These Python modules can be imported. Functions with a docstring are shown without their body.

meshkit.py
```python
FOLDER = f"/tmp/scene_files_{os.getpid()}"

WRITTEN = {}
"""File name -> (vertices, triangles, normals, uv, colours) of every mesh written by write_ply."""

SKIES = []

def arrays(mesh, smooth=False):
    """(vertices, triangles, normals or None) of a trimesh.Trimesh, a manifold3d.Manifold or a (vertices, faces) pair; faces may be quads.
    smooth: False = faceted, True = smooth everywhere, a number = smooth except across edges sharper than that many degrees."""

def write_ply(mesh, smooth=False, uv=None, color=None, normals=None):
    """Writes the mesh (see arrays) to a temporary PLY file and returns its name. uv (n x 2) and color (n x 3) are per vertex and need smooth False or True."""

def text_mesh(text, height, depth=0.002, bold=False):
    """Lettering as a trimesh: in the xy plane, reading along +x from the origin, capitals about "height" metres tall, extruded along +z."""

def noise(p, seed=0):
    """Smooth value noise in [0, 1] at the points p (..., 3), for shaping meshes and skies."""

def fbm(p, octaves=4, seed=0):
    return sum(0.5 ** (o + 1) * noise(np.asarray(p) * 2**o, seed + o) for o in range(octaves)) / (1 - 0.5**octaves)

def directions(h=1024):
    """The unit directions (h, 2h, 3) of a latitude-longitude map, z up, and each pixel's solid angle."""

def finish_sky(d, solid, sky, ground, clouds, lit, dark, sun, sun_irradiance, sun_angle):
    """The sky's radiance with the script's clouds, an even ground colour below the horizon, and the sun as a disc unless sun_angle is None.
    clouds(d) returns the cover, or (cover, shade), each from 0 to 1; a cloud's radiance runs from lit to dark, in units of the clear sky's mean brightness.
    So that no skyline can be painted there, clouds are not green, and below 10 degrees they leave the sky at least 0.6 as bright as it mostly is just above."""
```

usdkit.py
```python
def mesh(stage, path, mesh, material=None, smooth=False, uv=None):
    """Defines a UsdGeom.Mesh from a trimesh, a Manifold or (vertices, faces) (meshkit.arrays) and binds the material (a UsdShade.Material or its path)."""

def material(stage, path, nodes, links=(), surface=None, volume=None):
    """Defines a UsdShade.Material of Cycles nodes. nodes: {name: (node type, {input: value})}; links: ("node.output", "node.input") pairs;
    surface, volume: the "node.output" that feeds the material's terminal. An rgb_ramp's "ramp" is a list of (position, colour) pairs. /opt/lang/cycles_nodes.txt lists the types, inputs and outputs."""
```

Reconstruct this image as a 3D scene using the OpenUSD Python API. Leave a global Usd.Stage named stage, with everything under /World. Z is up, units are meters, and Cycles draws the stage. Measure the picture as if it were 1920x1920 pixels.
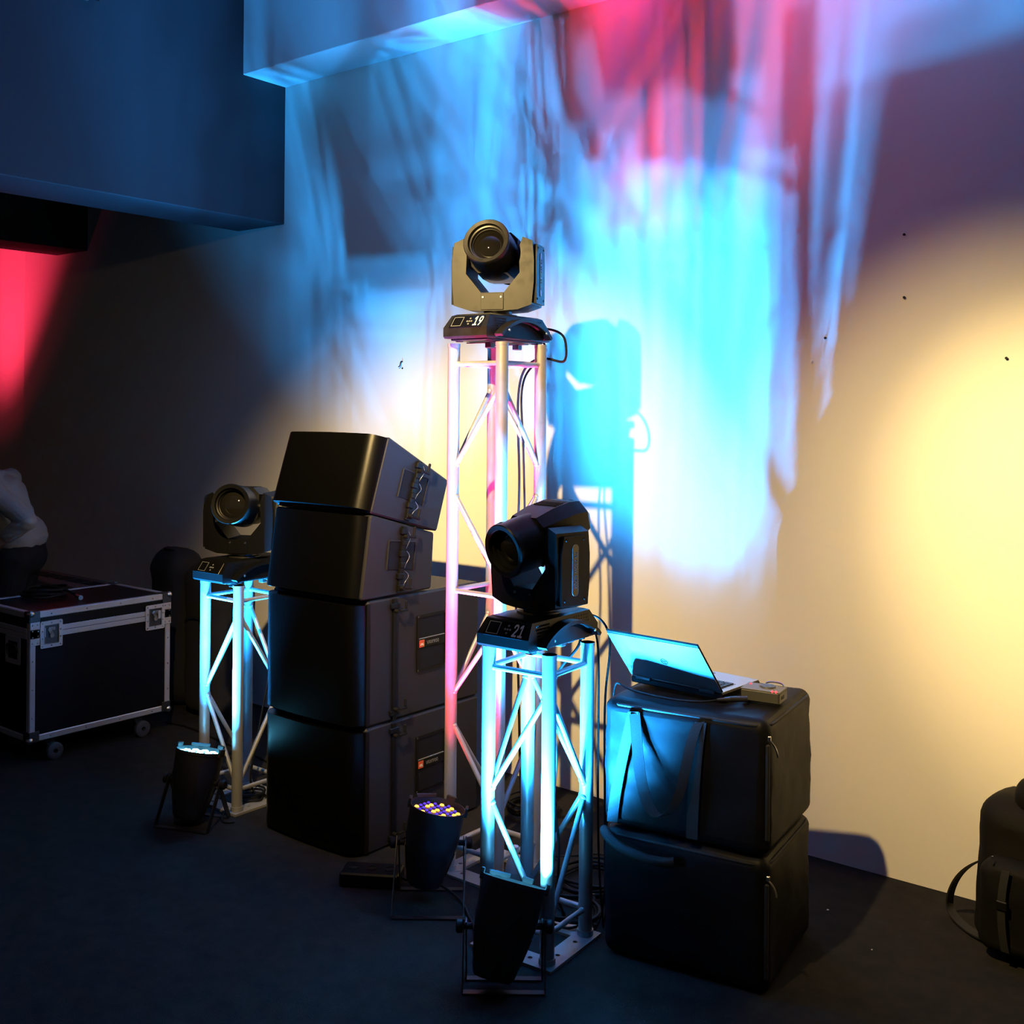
import math, random
import numpy as np
import trimesh
import manifold3d as m3
import usdkit, meshkit
from pxr import Usd, UsdGeom, UsdLux, UsdShade, Gf, Sdf
from shapely.geometry import Polygon, Point, box as sbox

random.seed(4); np.random.seed(4)
stage = Usd.Stage.CreateInMemory()
UsdGeom.SetStageUpAxis(stage, 'Z'); UsdGeom.SetStageMetersPerUnit(stage, 1.0)
UsdGeom.Xform.Define(stage, '/World')

# ------------------------------------------------------------------ camera, exposure, light
# world: x runs along the painted wall (y = 0), the room lies at y < 0, z is up
YAW, ROLL, F_PX, CX, CY = math.radians(38.5), math.radians(0.5), 2050.0, 960.0, 770.0
EYE = np.array([0.0, -4.2, 1.78])
cam = UsdGeom.Camera.Define(stage, '/World/camera')
AP = 24.0
cam.CreateHorizontalApertureAttr(AP); cam.CreateVerticalApertureAttr(AP)
cam.CreateFocalLengthAttr(AP * F_PX / 1920)
cam.CreateHorizontalApertureOffsetAttr(0.0)
cam.CreateVerticalApertureOffsetAttr(-AP * (960 - CY) / 1920)
cam.CreateClippingRangeAttr(Gf.Vec2f(0.05, 200))
cam.CreateExposureAttr(0.0)
_f = np.array([-math.sin(YAW), math.cos(YAW), 0]); _r0 = np.array([math.cos(YAW), math.sin(YAW), 0]); _u0 = np.array([0, 0, 1.0])
_r = _r0 * math.cos(ROLL) + _u0 * math.sin(ROLL); _u = _u0 * math.cos(ROLL) - _r0 * math.sin(ROLL)
cam.AddTransformOp().Set(Gf.Matrix4d(*_r, 0, *_u, 0, *(-_f), 0, *EYE, 1))

# a dim dark hall behind the camera
dome = UsdLux.DomeLight.Define(stage, '/World/hall_glow')
dome.CreateIntensityAttr(1.0); dome.CreateColorAttr(Gf.Vec3f(0.0045, 0.0052, 0.0065))

WARM = (1.0, 0.69, 0.27)
CYAN = (0.018, 0.345, 1.0)
RED = (1.0, 0.035, 0.09)
BLUE = (0.10, 0.06, 1.0)
_n_light = [0]


def aim(frm, to, up=(0, 0, 1)):
    """matrix of a light at frm whose -Z looks at to"""
    frm = np.asarray(frm, float); d = np.asarray(to, float) - frm; d /= np.linalg.norm(d)
    x = np.cross(d, up if abs(d[2]) < 0.98 else (0, 1, 0)); x /= np.linalg.norm(x); y = np.cross(x, d)
    return Gf.Matrix4d(*x, 0, *y, 0, *(-d), 0, *frm, 1)


def spot(name, frm, to, half, soft, power, color, radius):
    L = UsdLux.SphereLight.Define(stage, '/World/' + name + '_%03d' % _n_light[0]); _n_light[0] += 1
    L.CreateRadiusAttr(radius); L.CreateIntensityAttr(power); L.CreateNormalizeAttr(True); L.CreateColorAttr(Gf.Vec3f(*color))
    s = UsdLux.ShapingAPI.Apply(L.GetPrim()); s.CreateShapingConeAngleAttr(half); s.CreateShapingConeSoftnessAttr(soft)
    L.AddTransformOp().Set(aim(frm, to))
    return L


# two warm stage lamps hanging from the ceiling in front of the wall (above the frame)
spot('warm_lamp', (-2.29, -2.86, 3.03), (-3.58, 0, 0.84), 28, 1.0, 250, WARM, 0.022)
spot('warm_lamp', (-2.29, -2.86, 3.03), (-3.98, 0, 1.36), 13, 1.0, 130, WARM, 0.022)
spot('warm_lamp', (-2.29, -2.86, 3.03), (-3.90, 0, 1.50), 64, 1.0, 4.0, WARM, 0.022)      # stray light of the same lamp
spot('warm_lamp', (-1.60, -2.90, 3.30), (-0.86, 0, 0.88), 26, 1.0, 200, WARM, 0.03)
spot('warm_lamp', (-1.60, -2.90, 3.30), (-0.76, 0, 1.32), 15, 1.0, 240, WARM, 0.03)
E_LED = dict(front=98.0, red=40.0, left=92.0, far=30.0)     # candle power of each lit diode of the floor cans

# ------------------------------------------------------------------ helpers
_names = {}


def numbered(parent, name):
    k = (str(parent), name); n = _names.get(k, 0); _names[k] = n + 1
    return name if n == 0 else '%s_%03d' % (name, n)


def path_of(p):
    return '/World' if p is None else str(p.GetPath()) if hasattr(p, 'GetPath') else str(p)


def tag(o, label=None, cat=None, group=None, kind=None):
    p = o.GetPrim() if hasattr(o, 'GetPrim') else o
    for k, v in (('label', label), ('category', cat), ('group', group), ('kind', kind)):
        if v: p.SetCustomDataByKey(k, v)
    return p


def obj(name, mesh, mat, parent=None, smooth=30, **kw):
    par = path_of(parent)
    if isinstance(mesh, list): mesh = join(mesh)
    g = usdkit.mesh(stage, par + '/' + numbered(par, name), mesh, M[mat], smooth=smooth)
    return tag(g, **kw)


def thing(name, label, cat, loc=(0, 0, 0), rz=0.0, group=None):
    x = UsdGeom.Xform.Define(stage, '/World/' + numbered('/World', name))
    x.AddTranslateOp().Set(Gf.Vec3d(*map(float, loc)))
    if rz: x.AddRotateZOp().Set(float(rz))
    return tag(x, label, cat, group)


def thing_m(name, label, cat, mat4, group=None):
    x = UsdGeom.Xform.Define(stage, '/World/' + numbered('/World', name))
    x.AddTransformOp().Set(Gf.Matrix4d(*np.asarray(mat4, float).T.ravel()))
    return tag(x, label, cat, group)


def join(ms):
    return trimesh.util.concatenate([tm(m) for m in ms])


def tm(m):
    if hasattr(m, 'to_mesh'):
        q = m.to_mesh(); return trimesh.Trimesh(q.vert_properties[:, :3], q.tri_verts, process=False)
    return m


def bx(size, c=(0, 0, 0), b=0.0):
    """box with chamfered edges"""
    s = np.asarray(size, float) / 2; b = min(b, s.min() * 0.9)
    if b <= 0:
        m = trimesh.creation.box(extents=2 * s)
    else:
        p = []
        for sx in (-1, 1):
            for sy in (-1, 1):
                for sz in (-1, 1):
                    for k in range(3):
                        q = s.copy(); q[k] -= 0; q -= b * np.array([j != k for j in range(3)])
                        p.append(q * (sx, sy, sz))
        m = trimesh.convex.convex_hull(np.array(p))
    m.apply_translation(c); return m


def hull(pts):
    return trimesh.convex.convex_hull(np.asarray(pts, float))


def cyl(p0, p1, r, n=16, r1=None):
    p0, p1 = np.asarray(p0, float), np.asarray(p1, float)
    return tube([p0, p1], [r, r if r1 is None else r1], n)


def frames(P):
    T = np.gradient(P, axis=0); T /= np.linalg.norm(T, axis=1, keepdims=True) + 1e-12
    a = np.array([0, 0, 1.0]) if abs(T[0][2]) < 0.9 else np.array([1.0, 0, 0])
    A = []; x = a - T[0] * (a @ T[0])
    for t in T:
        x = x - t * (x @ t); x /= np.linalg.norm(x) + 1e-12; A.append(x.copy())
    A = np.array(A); return T, A, np.cross(T, A)


def tube(path, r, n=8, caps=True):
    P = np.asarray(path, float); R = np.broadcast_to(np.asarray(r, float), (len(P),)).copy()
    T, A, B = frames(P); an = np.arange(n) * 2 * np.pi / n
    V = P[:, None] + R[:, None, None] * (np.cos(an)[None, :, None] * A[:, None] + np.sin(an)[None, :, None] * B[:, None])
    V = V.reshape(-1, 3); Fc = []
    for i in range(len(P) - 1):
        for j in range(n):
            a, b_, c, d = i * n + j, i * n + (j + 1) % n, (i + 1) * n + (j + 1) % n, (i + 1) * n + j
            Fc += [[a, b_, c], [a, c, d]]
    if caps:
        V = np.vstack([V, P[0], P[-1]]); k = len(V)
        for j in range(n):
            Fc.append([k - 2, (j + 1) % n, j]); Fc.append([k - 1, (len(P) - 1) * n + j, (len(P) - 1) * n + (j + 1) % n])
    return trimesh.Trimesh(V, np.array(Fc), process=False)


def spline(pts, n=40):
    P = np.asarray(pts, float); t = np.r_[0, np.cumsum(np.linalg.norm(np.diff(P, axis=0), axis=1) ** 0.5 + 1e-6)]
    from scipy.interpolate import CubicSpline
    return CubicSpline(t, P)(np.linspace(0, t[-1], n))


def lathe(prof, n=40):
    return trimesh.creation.revolve(np.asarray(prof, float), sections=n)


def ribbon(path, wdir, w, t=0.003):
    """flat band along path, w wide along wdir"""
    P = np.asarray(path, float); W = np.broadcast_to(np.asarray(wdir, float), P.shape); W = W / np.linalg.norm(W, axis=1, keepdims=True)
    T = np.gradient(P, axis=0); N = np.cross(T, W); N /= np.linalg.norm(N, axis=1, keepdims=True) + 1e-12
    ring = [P + W * w / 2 + N * t / 2, P - W * w / 2 + N * t / 2, P - W * w / 2 - N * t / 2, P + W * w / 2 - N * t / 2]
    V = np.stack(ring, 1).reshape(-1, 3); Fc = []
    for i in range(len(P) - 1):
        for j in range(4):
            a, b_, c, d = i * 4 + j, i * 4 + (j + 1) % 4, (i + 1) * 4 + (j + 1) % 4, (i + 1) * 4 + j
            Fc += [[a, c, b_], [a, d, c]]
    k = (len(P) - 1) * 4
    Fc += [[0, 1, 2], [0, 2, 3], [k, k + 2, k + 1], [k, k + 3, k + 2]]
    m = trimesh.Trimesh(V, np.array(Fc), process=False); return m


def prism(poly, h, axis='z'):
    """polygon (list of 2-d points or shapely) extruded by h; axis 'y': polygon in x-z, centred on y=0; axis 'x': polygon in y-z, centred on x=0"""
    pg = poly if hasattr(poly, 'exterior') else Polygon(poly)
    if not pg.is_valid: pg = pg.buffer(0)
    m = trimesh.creation.extrude_polygon(pg, h, engine='earcut')
    if axis == 'y':
        m.apply_transform(np.array([[1, 0, 0, 0], [0, 0, -1, h / 2], [0, 1, 0, 0], [0, 0, 0, 1.0]]))
    elif axis == 'x':
        m.apply_transform(np.array([[0, 0, 1, -h / 2], [1, 0, 0, 0], [0, 1, 0, 0], [0, 0, 0, 1.0]]))
    return m


def basis(z, xhint=(1, 0, 0), o=(0, 0, 0)):
    z = np.asarray(z, float); z /= np.linalg.norm(z); x = np.asarray(xhint, float); x = x - z * (x @ z); x /= np.linalg.norm(x)
    m = np.eye(4); m[:3, 0], m[:3, 1], m[:3, 2], m[:3, 3] = x, np.cross(z, x), z, o
    return m


def mv(m, M4=None, t=None, rz=None):
    m = tm(m).copy()
    if rz is not None: m.apply_transform(trimesh.transformations.rotation_matrix(math.radians(rz), [0, 0, 1]))
    if M4 is not None: m.apply_transform(M4)
    if t is not None: m.apply_translation(t)
    return m


def text(s, h, depth=0.0015, bold=False, center=True):
    m = meshkit.text_mesh(s, h, depth, bold)
    if center: m.apply_translation([-m.bounds[:, 0].mean(), -m.bounds[:, 1].mean(), 0])
    return m


def on(m, origin, xdir, ydir):
    """places flat lettering (in its xy plane) on a surface"""
    x, y = np.asarray(xdir, float), np.asarray(ydir, float); x /= np.linalg.norm(x); y /= np.linalg.norm(y)
    q = np.eye(4); q[:3, 0], q[:3, 1], q[:3, 2], q[:3, 3] = x, y, np.cross(x, y), origin
    return mv(m, q)


# ------------------------------------------------------------------ materials
M = {}


def mat(name, base, rough=0.5, metal=0.0, noise=0.0, nscale=6.0, bump=0.0, bscale=200.0, spec=0.5, coat=0.0, tint2=None, emit=None, estr=0.0, sheen=0.0, rnoise=0.0):
    nodes = {'p': ('principled_bsdf', {'base_color': base, 'roughness': rough, 'metallic': metal, 'specular_ior_level': spec, 'coat_weight': coat, 'sheen_weight': sheen})}
    links = []
    nodes['tc'] = ('texture_coordinate', {})
    if noise > 0:
        nodes['n'] = ('noise_texture', {'scale': nscale, 'detail': 5.0, 'roughness': 0.6})
        lo = tint2 if tint2 is not None else tuple(c * (1 - noise) for c in base)
        nodes['r'] = ('rgb_ramp', {'ramp': [(0.3, lo), (0.7, base)]})
        links += [('tc.object', 'n.vector'), ('n.fac', 'r.fac'), ('r.color', 'p.base_color')]
    if rnoise > 0:
        nodes['n3'] = ('noise_texture', {'scale': nscale * 2.0, 'detail': 4.0})
        nodes['mr'] = ('map_range', {'from_min': 0.3, 'from_max': 0.7, 'to_min': max(0.02, rough - rnoise), 'to_max': rough + rnoise})
        links += [('tc.object', 'n3.vector'), ('n3.fac', 'mr.value'), ('mr.result', 'p.roughness')]
    if bump > 0:
        nodes['n2'] = ('noise_texture', {'scale': bscale, 'detail': 3.0})
        nodes['b'] = ('bump', {'strength': bump, 'distance': 0.004})
        links += [('tc.object', 'n2.vector'), ('n2.fac', 'b.height'), ('b.normal', 'p.normal')]
    if emit is not None:
        nodes['p'][1].update({'emission_color': emit, 'emission_strength': estr})
    M[name] = usdkit.material(stage, '/World/Looks/' + name, nodes, links, surface='p.BSDF')


mat('wall_paint', (0.78, 0.755, 0.70), 0.75, noise=0.04, nscale=1.5, bump=0.05, bscale=60, spec=0.25)
mat('soffit_paint', (0.74, 0.73, 0.71), 0.8, noise=0.03, nscale=2, spec=0.2)
mat('ceiling_paint', (0.22, 0.22, 0.23), 0.9, spec=0.1)
mat('dark_beam_paint', (0.02, 0.02, 0.02), 0.8, spec=0.2)
mat('beam_paint', (0.045, 0.047, 0.056), 0.7, noise=0.06, nscale=2, spec=0.2)
mat('carpet', (0.024, 0.022, 0.019), 0.95, noise=0.55, nscale=14, bump=0.6, bscale=260, spec=0.1, tint2=(0.013, 0.013, 0.013))
mat('aluminium', (0.40, 0.40, 0.41), 0.42, 0.35, noise=0.10, nscale=9, bump=0.06, bscale=500, rnoise=0.08)
mat('case_aluminium', (0.62, 0.62, 0.65), 0.42, 0.5)
mat('steel', (0.62, 0.62, 0.62), 0.28, 1.0, rnoise=0.08)
mat('dark_metal', (0.10, 0.10, 0.10), 0.35, 0.8)
mat('fixture_grey', (0.012, 0.011, 0.0085), 0.42, noise=0.2, nscale=12, bump=0.03, bscale=600, rnoise=0.08)
mat('black_plastic', (0.005, 0.005, 0.005), 0.40, bump=0.03, bscale=400, spec=0.2)
mat('black_gloss', (0.006, 0.006, 0.007), 0.08, coat=0.6)
mat('black_rubber', (0.006, 0.006, 0.006), 0.65, spec=0.25)
mat('par_black', (0.010, 0.010, 0.011), 0.45, bump=0.03, bscale=300)
mat('cabinet_black', (0.021, 0.021, 0.024), 0.5, bump=0.12, bscale=900, spec=0.25)
mat('grille_black', (0.0012, 0.0012, 0.0012), 0.32, 0.0, bump=0.12, bscale=600, spec=0.22)
mat('laminate_black', (0.005, 0.005, 0.006), 0.40, spec=0.2)
mat('bag_nylon', (0.0065, 0.0065, 0.007), 0.5, noise=0.15, nscale=8, bump=0.25, bscale=18, sheen=0.0, spec=0.15)
mat('webbing', (0.008, 0.008, 0.009), 0.7, bump=0.3, bscale=700)
mat('backpack_cloth', (0.0045, 0.004, 0.003), 0.7, bump=0.2, bscale=300, spec=0.15)
mat('dark_cloth', (0.010, 0.010, 0.010), 0.85, bump=0.25, bscale=40)
mat('shirt_cloth', (0.42, 0.41, 0.39), 0.8, bump=0.3, bscale=25)
mat('trouser_cloth', (0.010, 0.010, 0.011), 0.85, bump=0.1, bscale=60)
mat('skin', (0.45, 0.28, 0.20), 0.55)
mat('hair', (0.015, 0.012, 0.010), 0.6)
mat('silver_lid', (0.36, 0.37, 0.39), 0.32, 0.7)
mat('silver_deck', (0.50, 0.50, 0.50), 0.4, 0.5)
mat('key_black', (0.02, 0.02, 0.02), 0.5)
mat('white_print', (0.80, 0.80, 0.80), 0.6)
mat('grey_print', (0.20, 0.21, 0.22), 0.6)
mat('red_print', (0.72, 0.10, 0.03), 0.5)
mat('blue_strip', (0.35, 0.62, 0.85), 0.45)
mat('box_label', (0.17, 0.155, 0.12), 0.5)
mat('wheel_grey', (0.045, 0.045, 0.045), 0.55)
mat('box_grey', (0.10, 0.10, 0.09), 0.45, 0.3)
mat('bottle_plastic', (0.55, 0.62, 0.66), 0.12, spec=0.6)
mat('bottle_label', (0.30, 0.45, 0.45), 0.4)
mat('red_panel', (0.30, 0.045, 0.035), 0.5)
mat('ledge_top', (0.32, 0.28, 0.24), 0.6)
mat('paper', (0.8, 0.8, 0.78), 0.8)
mat('led_cyan', (0.02, 0.05, 0.06), 0.3, emit=(0.12, 0.62, 1.0), estr=20.0)
mat('led_amber', (0.05, 0.02, 0.01), 0.3, emit=(1.0, 0.36, 0.045), estr=3.2)
mat('led_violet', (0.02, 0.01, 0.05), 0.3, emit=(0.13, 0.05, 0.9), estr=0.9)
mat('led_off', (0.05, 0.05, 0.06), 0.15, spec=0.8)
mat('led_red', (0.2, 0.01, 0.01), 0.3, emit=(1.0, 0.04, 0.06), estr=3.0)
# clear, dark looking front lens
M['lens_glass'] = usdkit.material(stage, '/World/Looks/lens_glass', {'p': ('principled_bsdf', {'base_color': (0.012, 0.011, 0.009), 'roughness': 0.03, 'specular_ior_level': 0.9, 'coat_weight': 1.0, 'coat_roughness': 0.02})}, surface='p.BSDF')

# ------------------------------------------------------------------ the room
fl = trimesh.creation.box(extents=(22, 13, 0.1)); fl.apply_translation([-2, -5.5, -0.05])
obj('floor', fl, 'carpet', kind='structure', label='dark grey carpet floor')
w = trimesh.creation.box(extents=(17.09, 0.2, 5.0)); w.apply_translation([-8.09 + 17.09 / 2, 0.1, 2.5])
wall_back = obj('wall_back', w, 'wall_paint', kind='structure', label='white painted wall washed by coloured stage light')
w = trimesh.creation.box(extents=(5.0, 0.2, 5.0)); w.apply_translation([-10.59, 0.16, 2.5])
obj('wall_back', w, 'wall_paint', kind='structure', label='slightly set back end of the painted wall, lit red')
w = trimesh.creation.box(extents=(0.2, 13, 5.0)); w.apply_translation([-13.1, -5.5, 2.5])
obj('wall_left', w, 'wall_paint', kind='structure')
c = trimesh.creation.box(extents=(22, 6.6, 0.1)); c.apply_translation([-2, -3.2, 5.05])
obj('ceiling', c, 'ceiling_paint', kind='structure')
# bulkhead along the wall, and two beams that meet the wall at right angles
obj('soffit', bx((9.0, 0.31, 1.33), (-0.565, -0.155, 4.335), 0.004), 'soffit_paint', kind='structure', label='boxed bulkhead along the top of the wall')
obj('ceiling_beam', bx((0.43, 6.4, 2.135), (-5.28, -3.2, 3.9325), 0.004), 'beam_paint', kind='structure', label='deep boxed ceiling beam reaching out from the wall')
obj('ceiling_beam', bx((0.41, 6.4, 2.11), (-7.415, -3.2, 3.945), 0.004), 'dark_beam_paint', kind='structure', label='black ceiling beam farther along the wall')

# ------------------------------------------------------------------ trusses
def truss(loc, rz, H, horiz, zig, label, thing_name='lighting_truss'):
    """square lattice tower; zig: (depth from the top of start, depth of end) pairs, running from leg to leg"""
    t = thing(thing_name, label, 'truss', loc, rz, None)
    s, r = 0.1195, 0.0235
    base = 0.012
    legs = [(s, -s), (s, s), (-s, s), (-s, -s)]                # front, right, back, left as seen from the photo's side
    for x, y in legs:
        m = [cyl((x, y, base), (x, y, H), r, 28), cyl((x, y, base), (x, y, base + 0.018), r + 0.004, 28), cyl((x, y, H - 0.012), (x, y, H), r + 0.0012, 28)]
        obj('leg', m, 'aluminium', t, smooth=40)
    rb = 0.0095
    for k in range(4):
        a, b = np.array(legs[k]), np.array(legs[(k + 1) % 4]); d = (b - a) / np.linalg.norm(b - a); a2, b2 = a + d * r * 0.75, b - d * r * 0.75
        for h in horiz:
            m = [cyl((*a2, H - h), (*b2, H - h), rb, 14)]
            for q in (a2, b2):
                m.append(mv(trimesh.creation.icosphere(1, rb * 1.35), t=(*q, H - h)))
            obj('horizontal_brace', m, 'aluminium', t, smooth=40)
        flip = k % 2
        for i, (z0, z1) in enumerate(zig):
            p, q = ((a2, b2) if (i + flip) % 2 == 0 else (b2, a2))
            m = [cyl((*p, H - z0), (*q, H - z1), rb, 14)]
            for e, zz in ((p, z0), (q, z1)):
                m.append(mv(trimesh.creation.icosphere(1, rb * 1.35), t=(*e, H - zz)))
            obj('diagonal_brace', m, 'aluminium', t, smooth=40)
    # foot frame with bolt holes
    o = sbox(-s - 0.04, -s - 0.04, s + 0.04, s + 0.04).difference(sbox(-s + 0.035, -s + 0.035, s - 0.035, s - 0.035))
    for k in range(4):
        a, b = np.array(legs[k]), np.array(legs[(k + 1) % 4])
        for f in (0.27, 0.73):
            o = o.difference(Point(*(a * (1 - f) + b * f)).buffer(0.008, 12))
    obj('foot_plate', mv(prism(o, 0.010), t=(0, 0, 0.001)), 'aluminium', t)
    return t


truss((-2.682, -0.921, 0), 0, 2.036, (0.078, 0.95, 1.93), ((0.178, 0.463), (0.59, 0.868), (1.07, 1.336), (1.47, 1.75)),
      'tall silver lattice truss tower holding the moving head marked 19')
truss((-2.208, -1.269, 0), 4, 1.00, (0.07, 0.90), ((0.15, 0.47), (0.52, 0.86)),
      'short silver truss lit cyan in front, holding the moving head marked 21')
truss((-4.051, -1.059, 0), 0, 1.00, (0.07, 0.90), ((0.15, 0.47), (0.52, 0.86)),
      'short silver truss lit cyan between the flight case and the loudspeaker stack')


# ------------------------------------------------------------------ moving head lamps
def rotx(a): return trimesh.transformations.rotation_matrix(math.radians(a), [1, 0, 0])
def rotz(a): return trimesh.transformations.rotation_matrix(math.radians(a), [0, 0, 1])


def moving_head(loc, base_rz, pan, tilt, label, number=None, side_text=None, strip=False, body='fixture_grey', hz=0.205):
    """pan: direction of the lens about z from -y; tilt: degrees up"""
    t = thing('moving_head_light', label, 'stage light', loc, base_rz)
    a, b = 0.105, 0.200                                       # half sizes of the foot: x, y
    # foot: tapered shell
    pts = []
    for sx in (-1, 1):
        for sy in (-1, 1):
            pts += [(sx * (a - 0.002), sy * (b - 0.006), 0.010), (sx * a, sy * b, 0.018), (sx * a, sy * b, 0.050), (sx * (a - 0.012), sy * (b - 0.035), 0.098),
                    (sx * (a - 0.025), sy * (b - 0.050), 0.104)]
    obj('base', hull(pts), body, t, smooth=25)
    obj('base_pan', bx((2 * a - 0.03, 2 * b - 0.05, 0.014), (0, 0, 0.010), 0.003), 'black_plastic', t)
    for sx in (-1, 1):
        for sy in (-1, 1):
            obj('rubber_foot', mv(lathe([(0, 0), (0.014, 0), (0.016, 0.01), (0, 0.012)], 14), t=(sx * (a - 0.03), sy * (b - 0.06), 0)), 'black_rubber', t)
    # omega clamp brackets below
    for sy in (-1, 1):
        obj('clamp_bracket', [bx((0.15, 0.030, 0.004), (0, sy * 0.085, -0.002), 0.001), bx((0.028, 0.030, 0.022), (0.03, sy * 0.085, -0.012), 0.003)], 'dark_metal', t)
    # control panel on the short end (faces -y)
    n_end = np.array([0, -1, 0.0])
    tilt_n = np.array([0, -0.806, 0.592])
    def face(u, v, out=0.0):                                   # u along x, v up the sloped end
        p0 = np.array([0, -b, 0.050]); up = np.array([0, 0.035, 0.048]) / np.linalg.norm([0.035, 0.048])
        return p0 + np.array([1, 0, 0]) * u + up * v + np.array([0, -0.808, 0.589]) * out
    upv = np.array([0, 0.589, 0.808])
    cp = bx((0.155, 0.056, 0.003), b=0.001)
    cpm = obj('control_panel', on(cp, face(0, 0.026, 0.001), (1, 0, 0), upv), 'black_gloss', t)
    fr = prism(sbox(-0.024, -0.022, 0.024, 0.022).difference(sbox(-0.0215, -0.0195, 0.0215, 0.0195)), 0.001)
    obj('display_frame', on(fr, face(-0.045, 0.026, 0.003), (1, 0, 0), upv), 'grey_print', cpm)
    obj('display_screen', on(bx((0.042, 0.038, 0.001)), face(-0.045, 0.026, 0.003), (1, 0, 0), upv), 'black_gloss', cpm)
    for du, dv in ((0, 0), (-0.010, 0), (0.010, 0), (0, 0.013), (0, -0.013)):
        obj('button', on(lathe([(0, 0), (0.0042, 0), (0.0036, 0.002), (0, 0.0022)], 12), face(0.012 + du, 0.026 + dv, 0.002), (1, 0, 0), upv), 'grey_print', cpm)
    if number:
        nm_ = text(number, 0.042, 0.0008, True); nm_.apply_scale([0.62, 1, 1])
        obj('number_sticker', on(nm_, face(0.056, 0.026, 0.003), (1, 0, 0), upv), 'white_print', cpm, label='white number ' + number)
    # side handles, vents, screws
    for sx in (1, -1):
        ys = np.linspace(-0.150, 0.165, 26)
        zz = 0.020 + 0.062 * np.sin(np.pi * (ys + 0.150) / 0.315) ** 0.75
        p = np.stack([np.full_like(ys, sx * (a + 0.016)), ys, zz], 1)
        obj('handle', ribbon(p, (1, 0, 0), 0.040, 0.012), body, t, smooth=50)
        rec = Polygon([(-0.125, 0.014)] + [(y_, 0.014 + 0.050 * math.sin(math.pi * (y_ + 0.125) / 0.26) ** 0.75) for y_ in np.linspace(-0.12, 0.13, 20)] + [(0.135, 0.014)])
        obj('handle_recess', mv(prism(rec, 0.004, 'x'), t=(sx * (a + 0.001), 0, 0)), 'black_plastic', t)
        for y_ in (-0.108, 0.128):
            obj('screw', mv(lathe([(0, 0), (0.0055, 0), (0.004, 0.003), (0, 0.003)], 10), basis((sx, 0, 0), (0, 1, 0), (sx * (a + 0.036), y_, 0.040))), 'steel', t)
        slots = []
        for row in range(6):
            for yy in np.r_[np.linspace(-0.150, -0.080, 10), np.linspace(0.070, 0.150, 11)]:
                yb = yy + (row % 2) * 0.003
                if row < 3 and -0.13 < yb < 0.14: continue
                z_ = 0.036 + row * 0.0098
                xo = a + 0.0008 if z_ < 0.050 else a - 0.012 * (z_ - 0.050) / 0.048 + 0.0008
                slots.append(bx((0.002, 0.0028, 0.0062), (sx * xo, yb, z_)))
        obj('vent_slots', slots, 'black_gloss', t, kind='stuff')
    # rear sockets
    for k, xx in enumerate((-0.05, 0.0, 0.05)):
        obj('socket', mv(lathe([(0, 0), (0.012, 0), (0.012, 0.010), (0.008, 0.010), (0.008, 0.004), (0, 0.004)], 16), basis((0, 1, 0), (1, 0, 0), (xx, b - 0.002, 0.042))), 'dark_metal', t)
    obj('pan_spindle', mv(lathe([(0, 0.100), (0.075, 0.100), (0.075, 0.108), (0.055, 0.110), (0.055, 0.122), (0, 0.122)], 32), t=(0, 0, 0)), 'dark_metal', t, smooth=40)
    # ---- yoke
    R = rotz(pan - base_rz); Z0 = 0.120
    def y_(m): return mv(m, R @ trimesh.transformations.translation_matrix([0, 0, Z0]))
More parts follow.
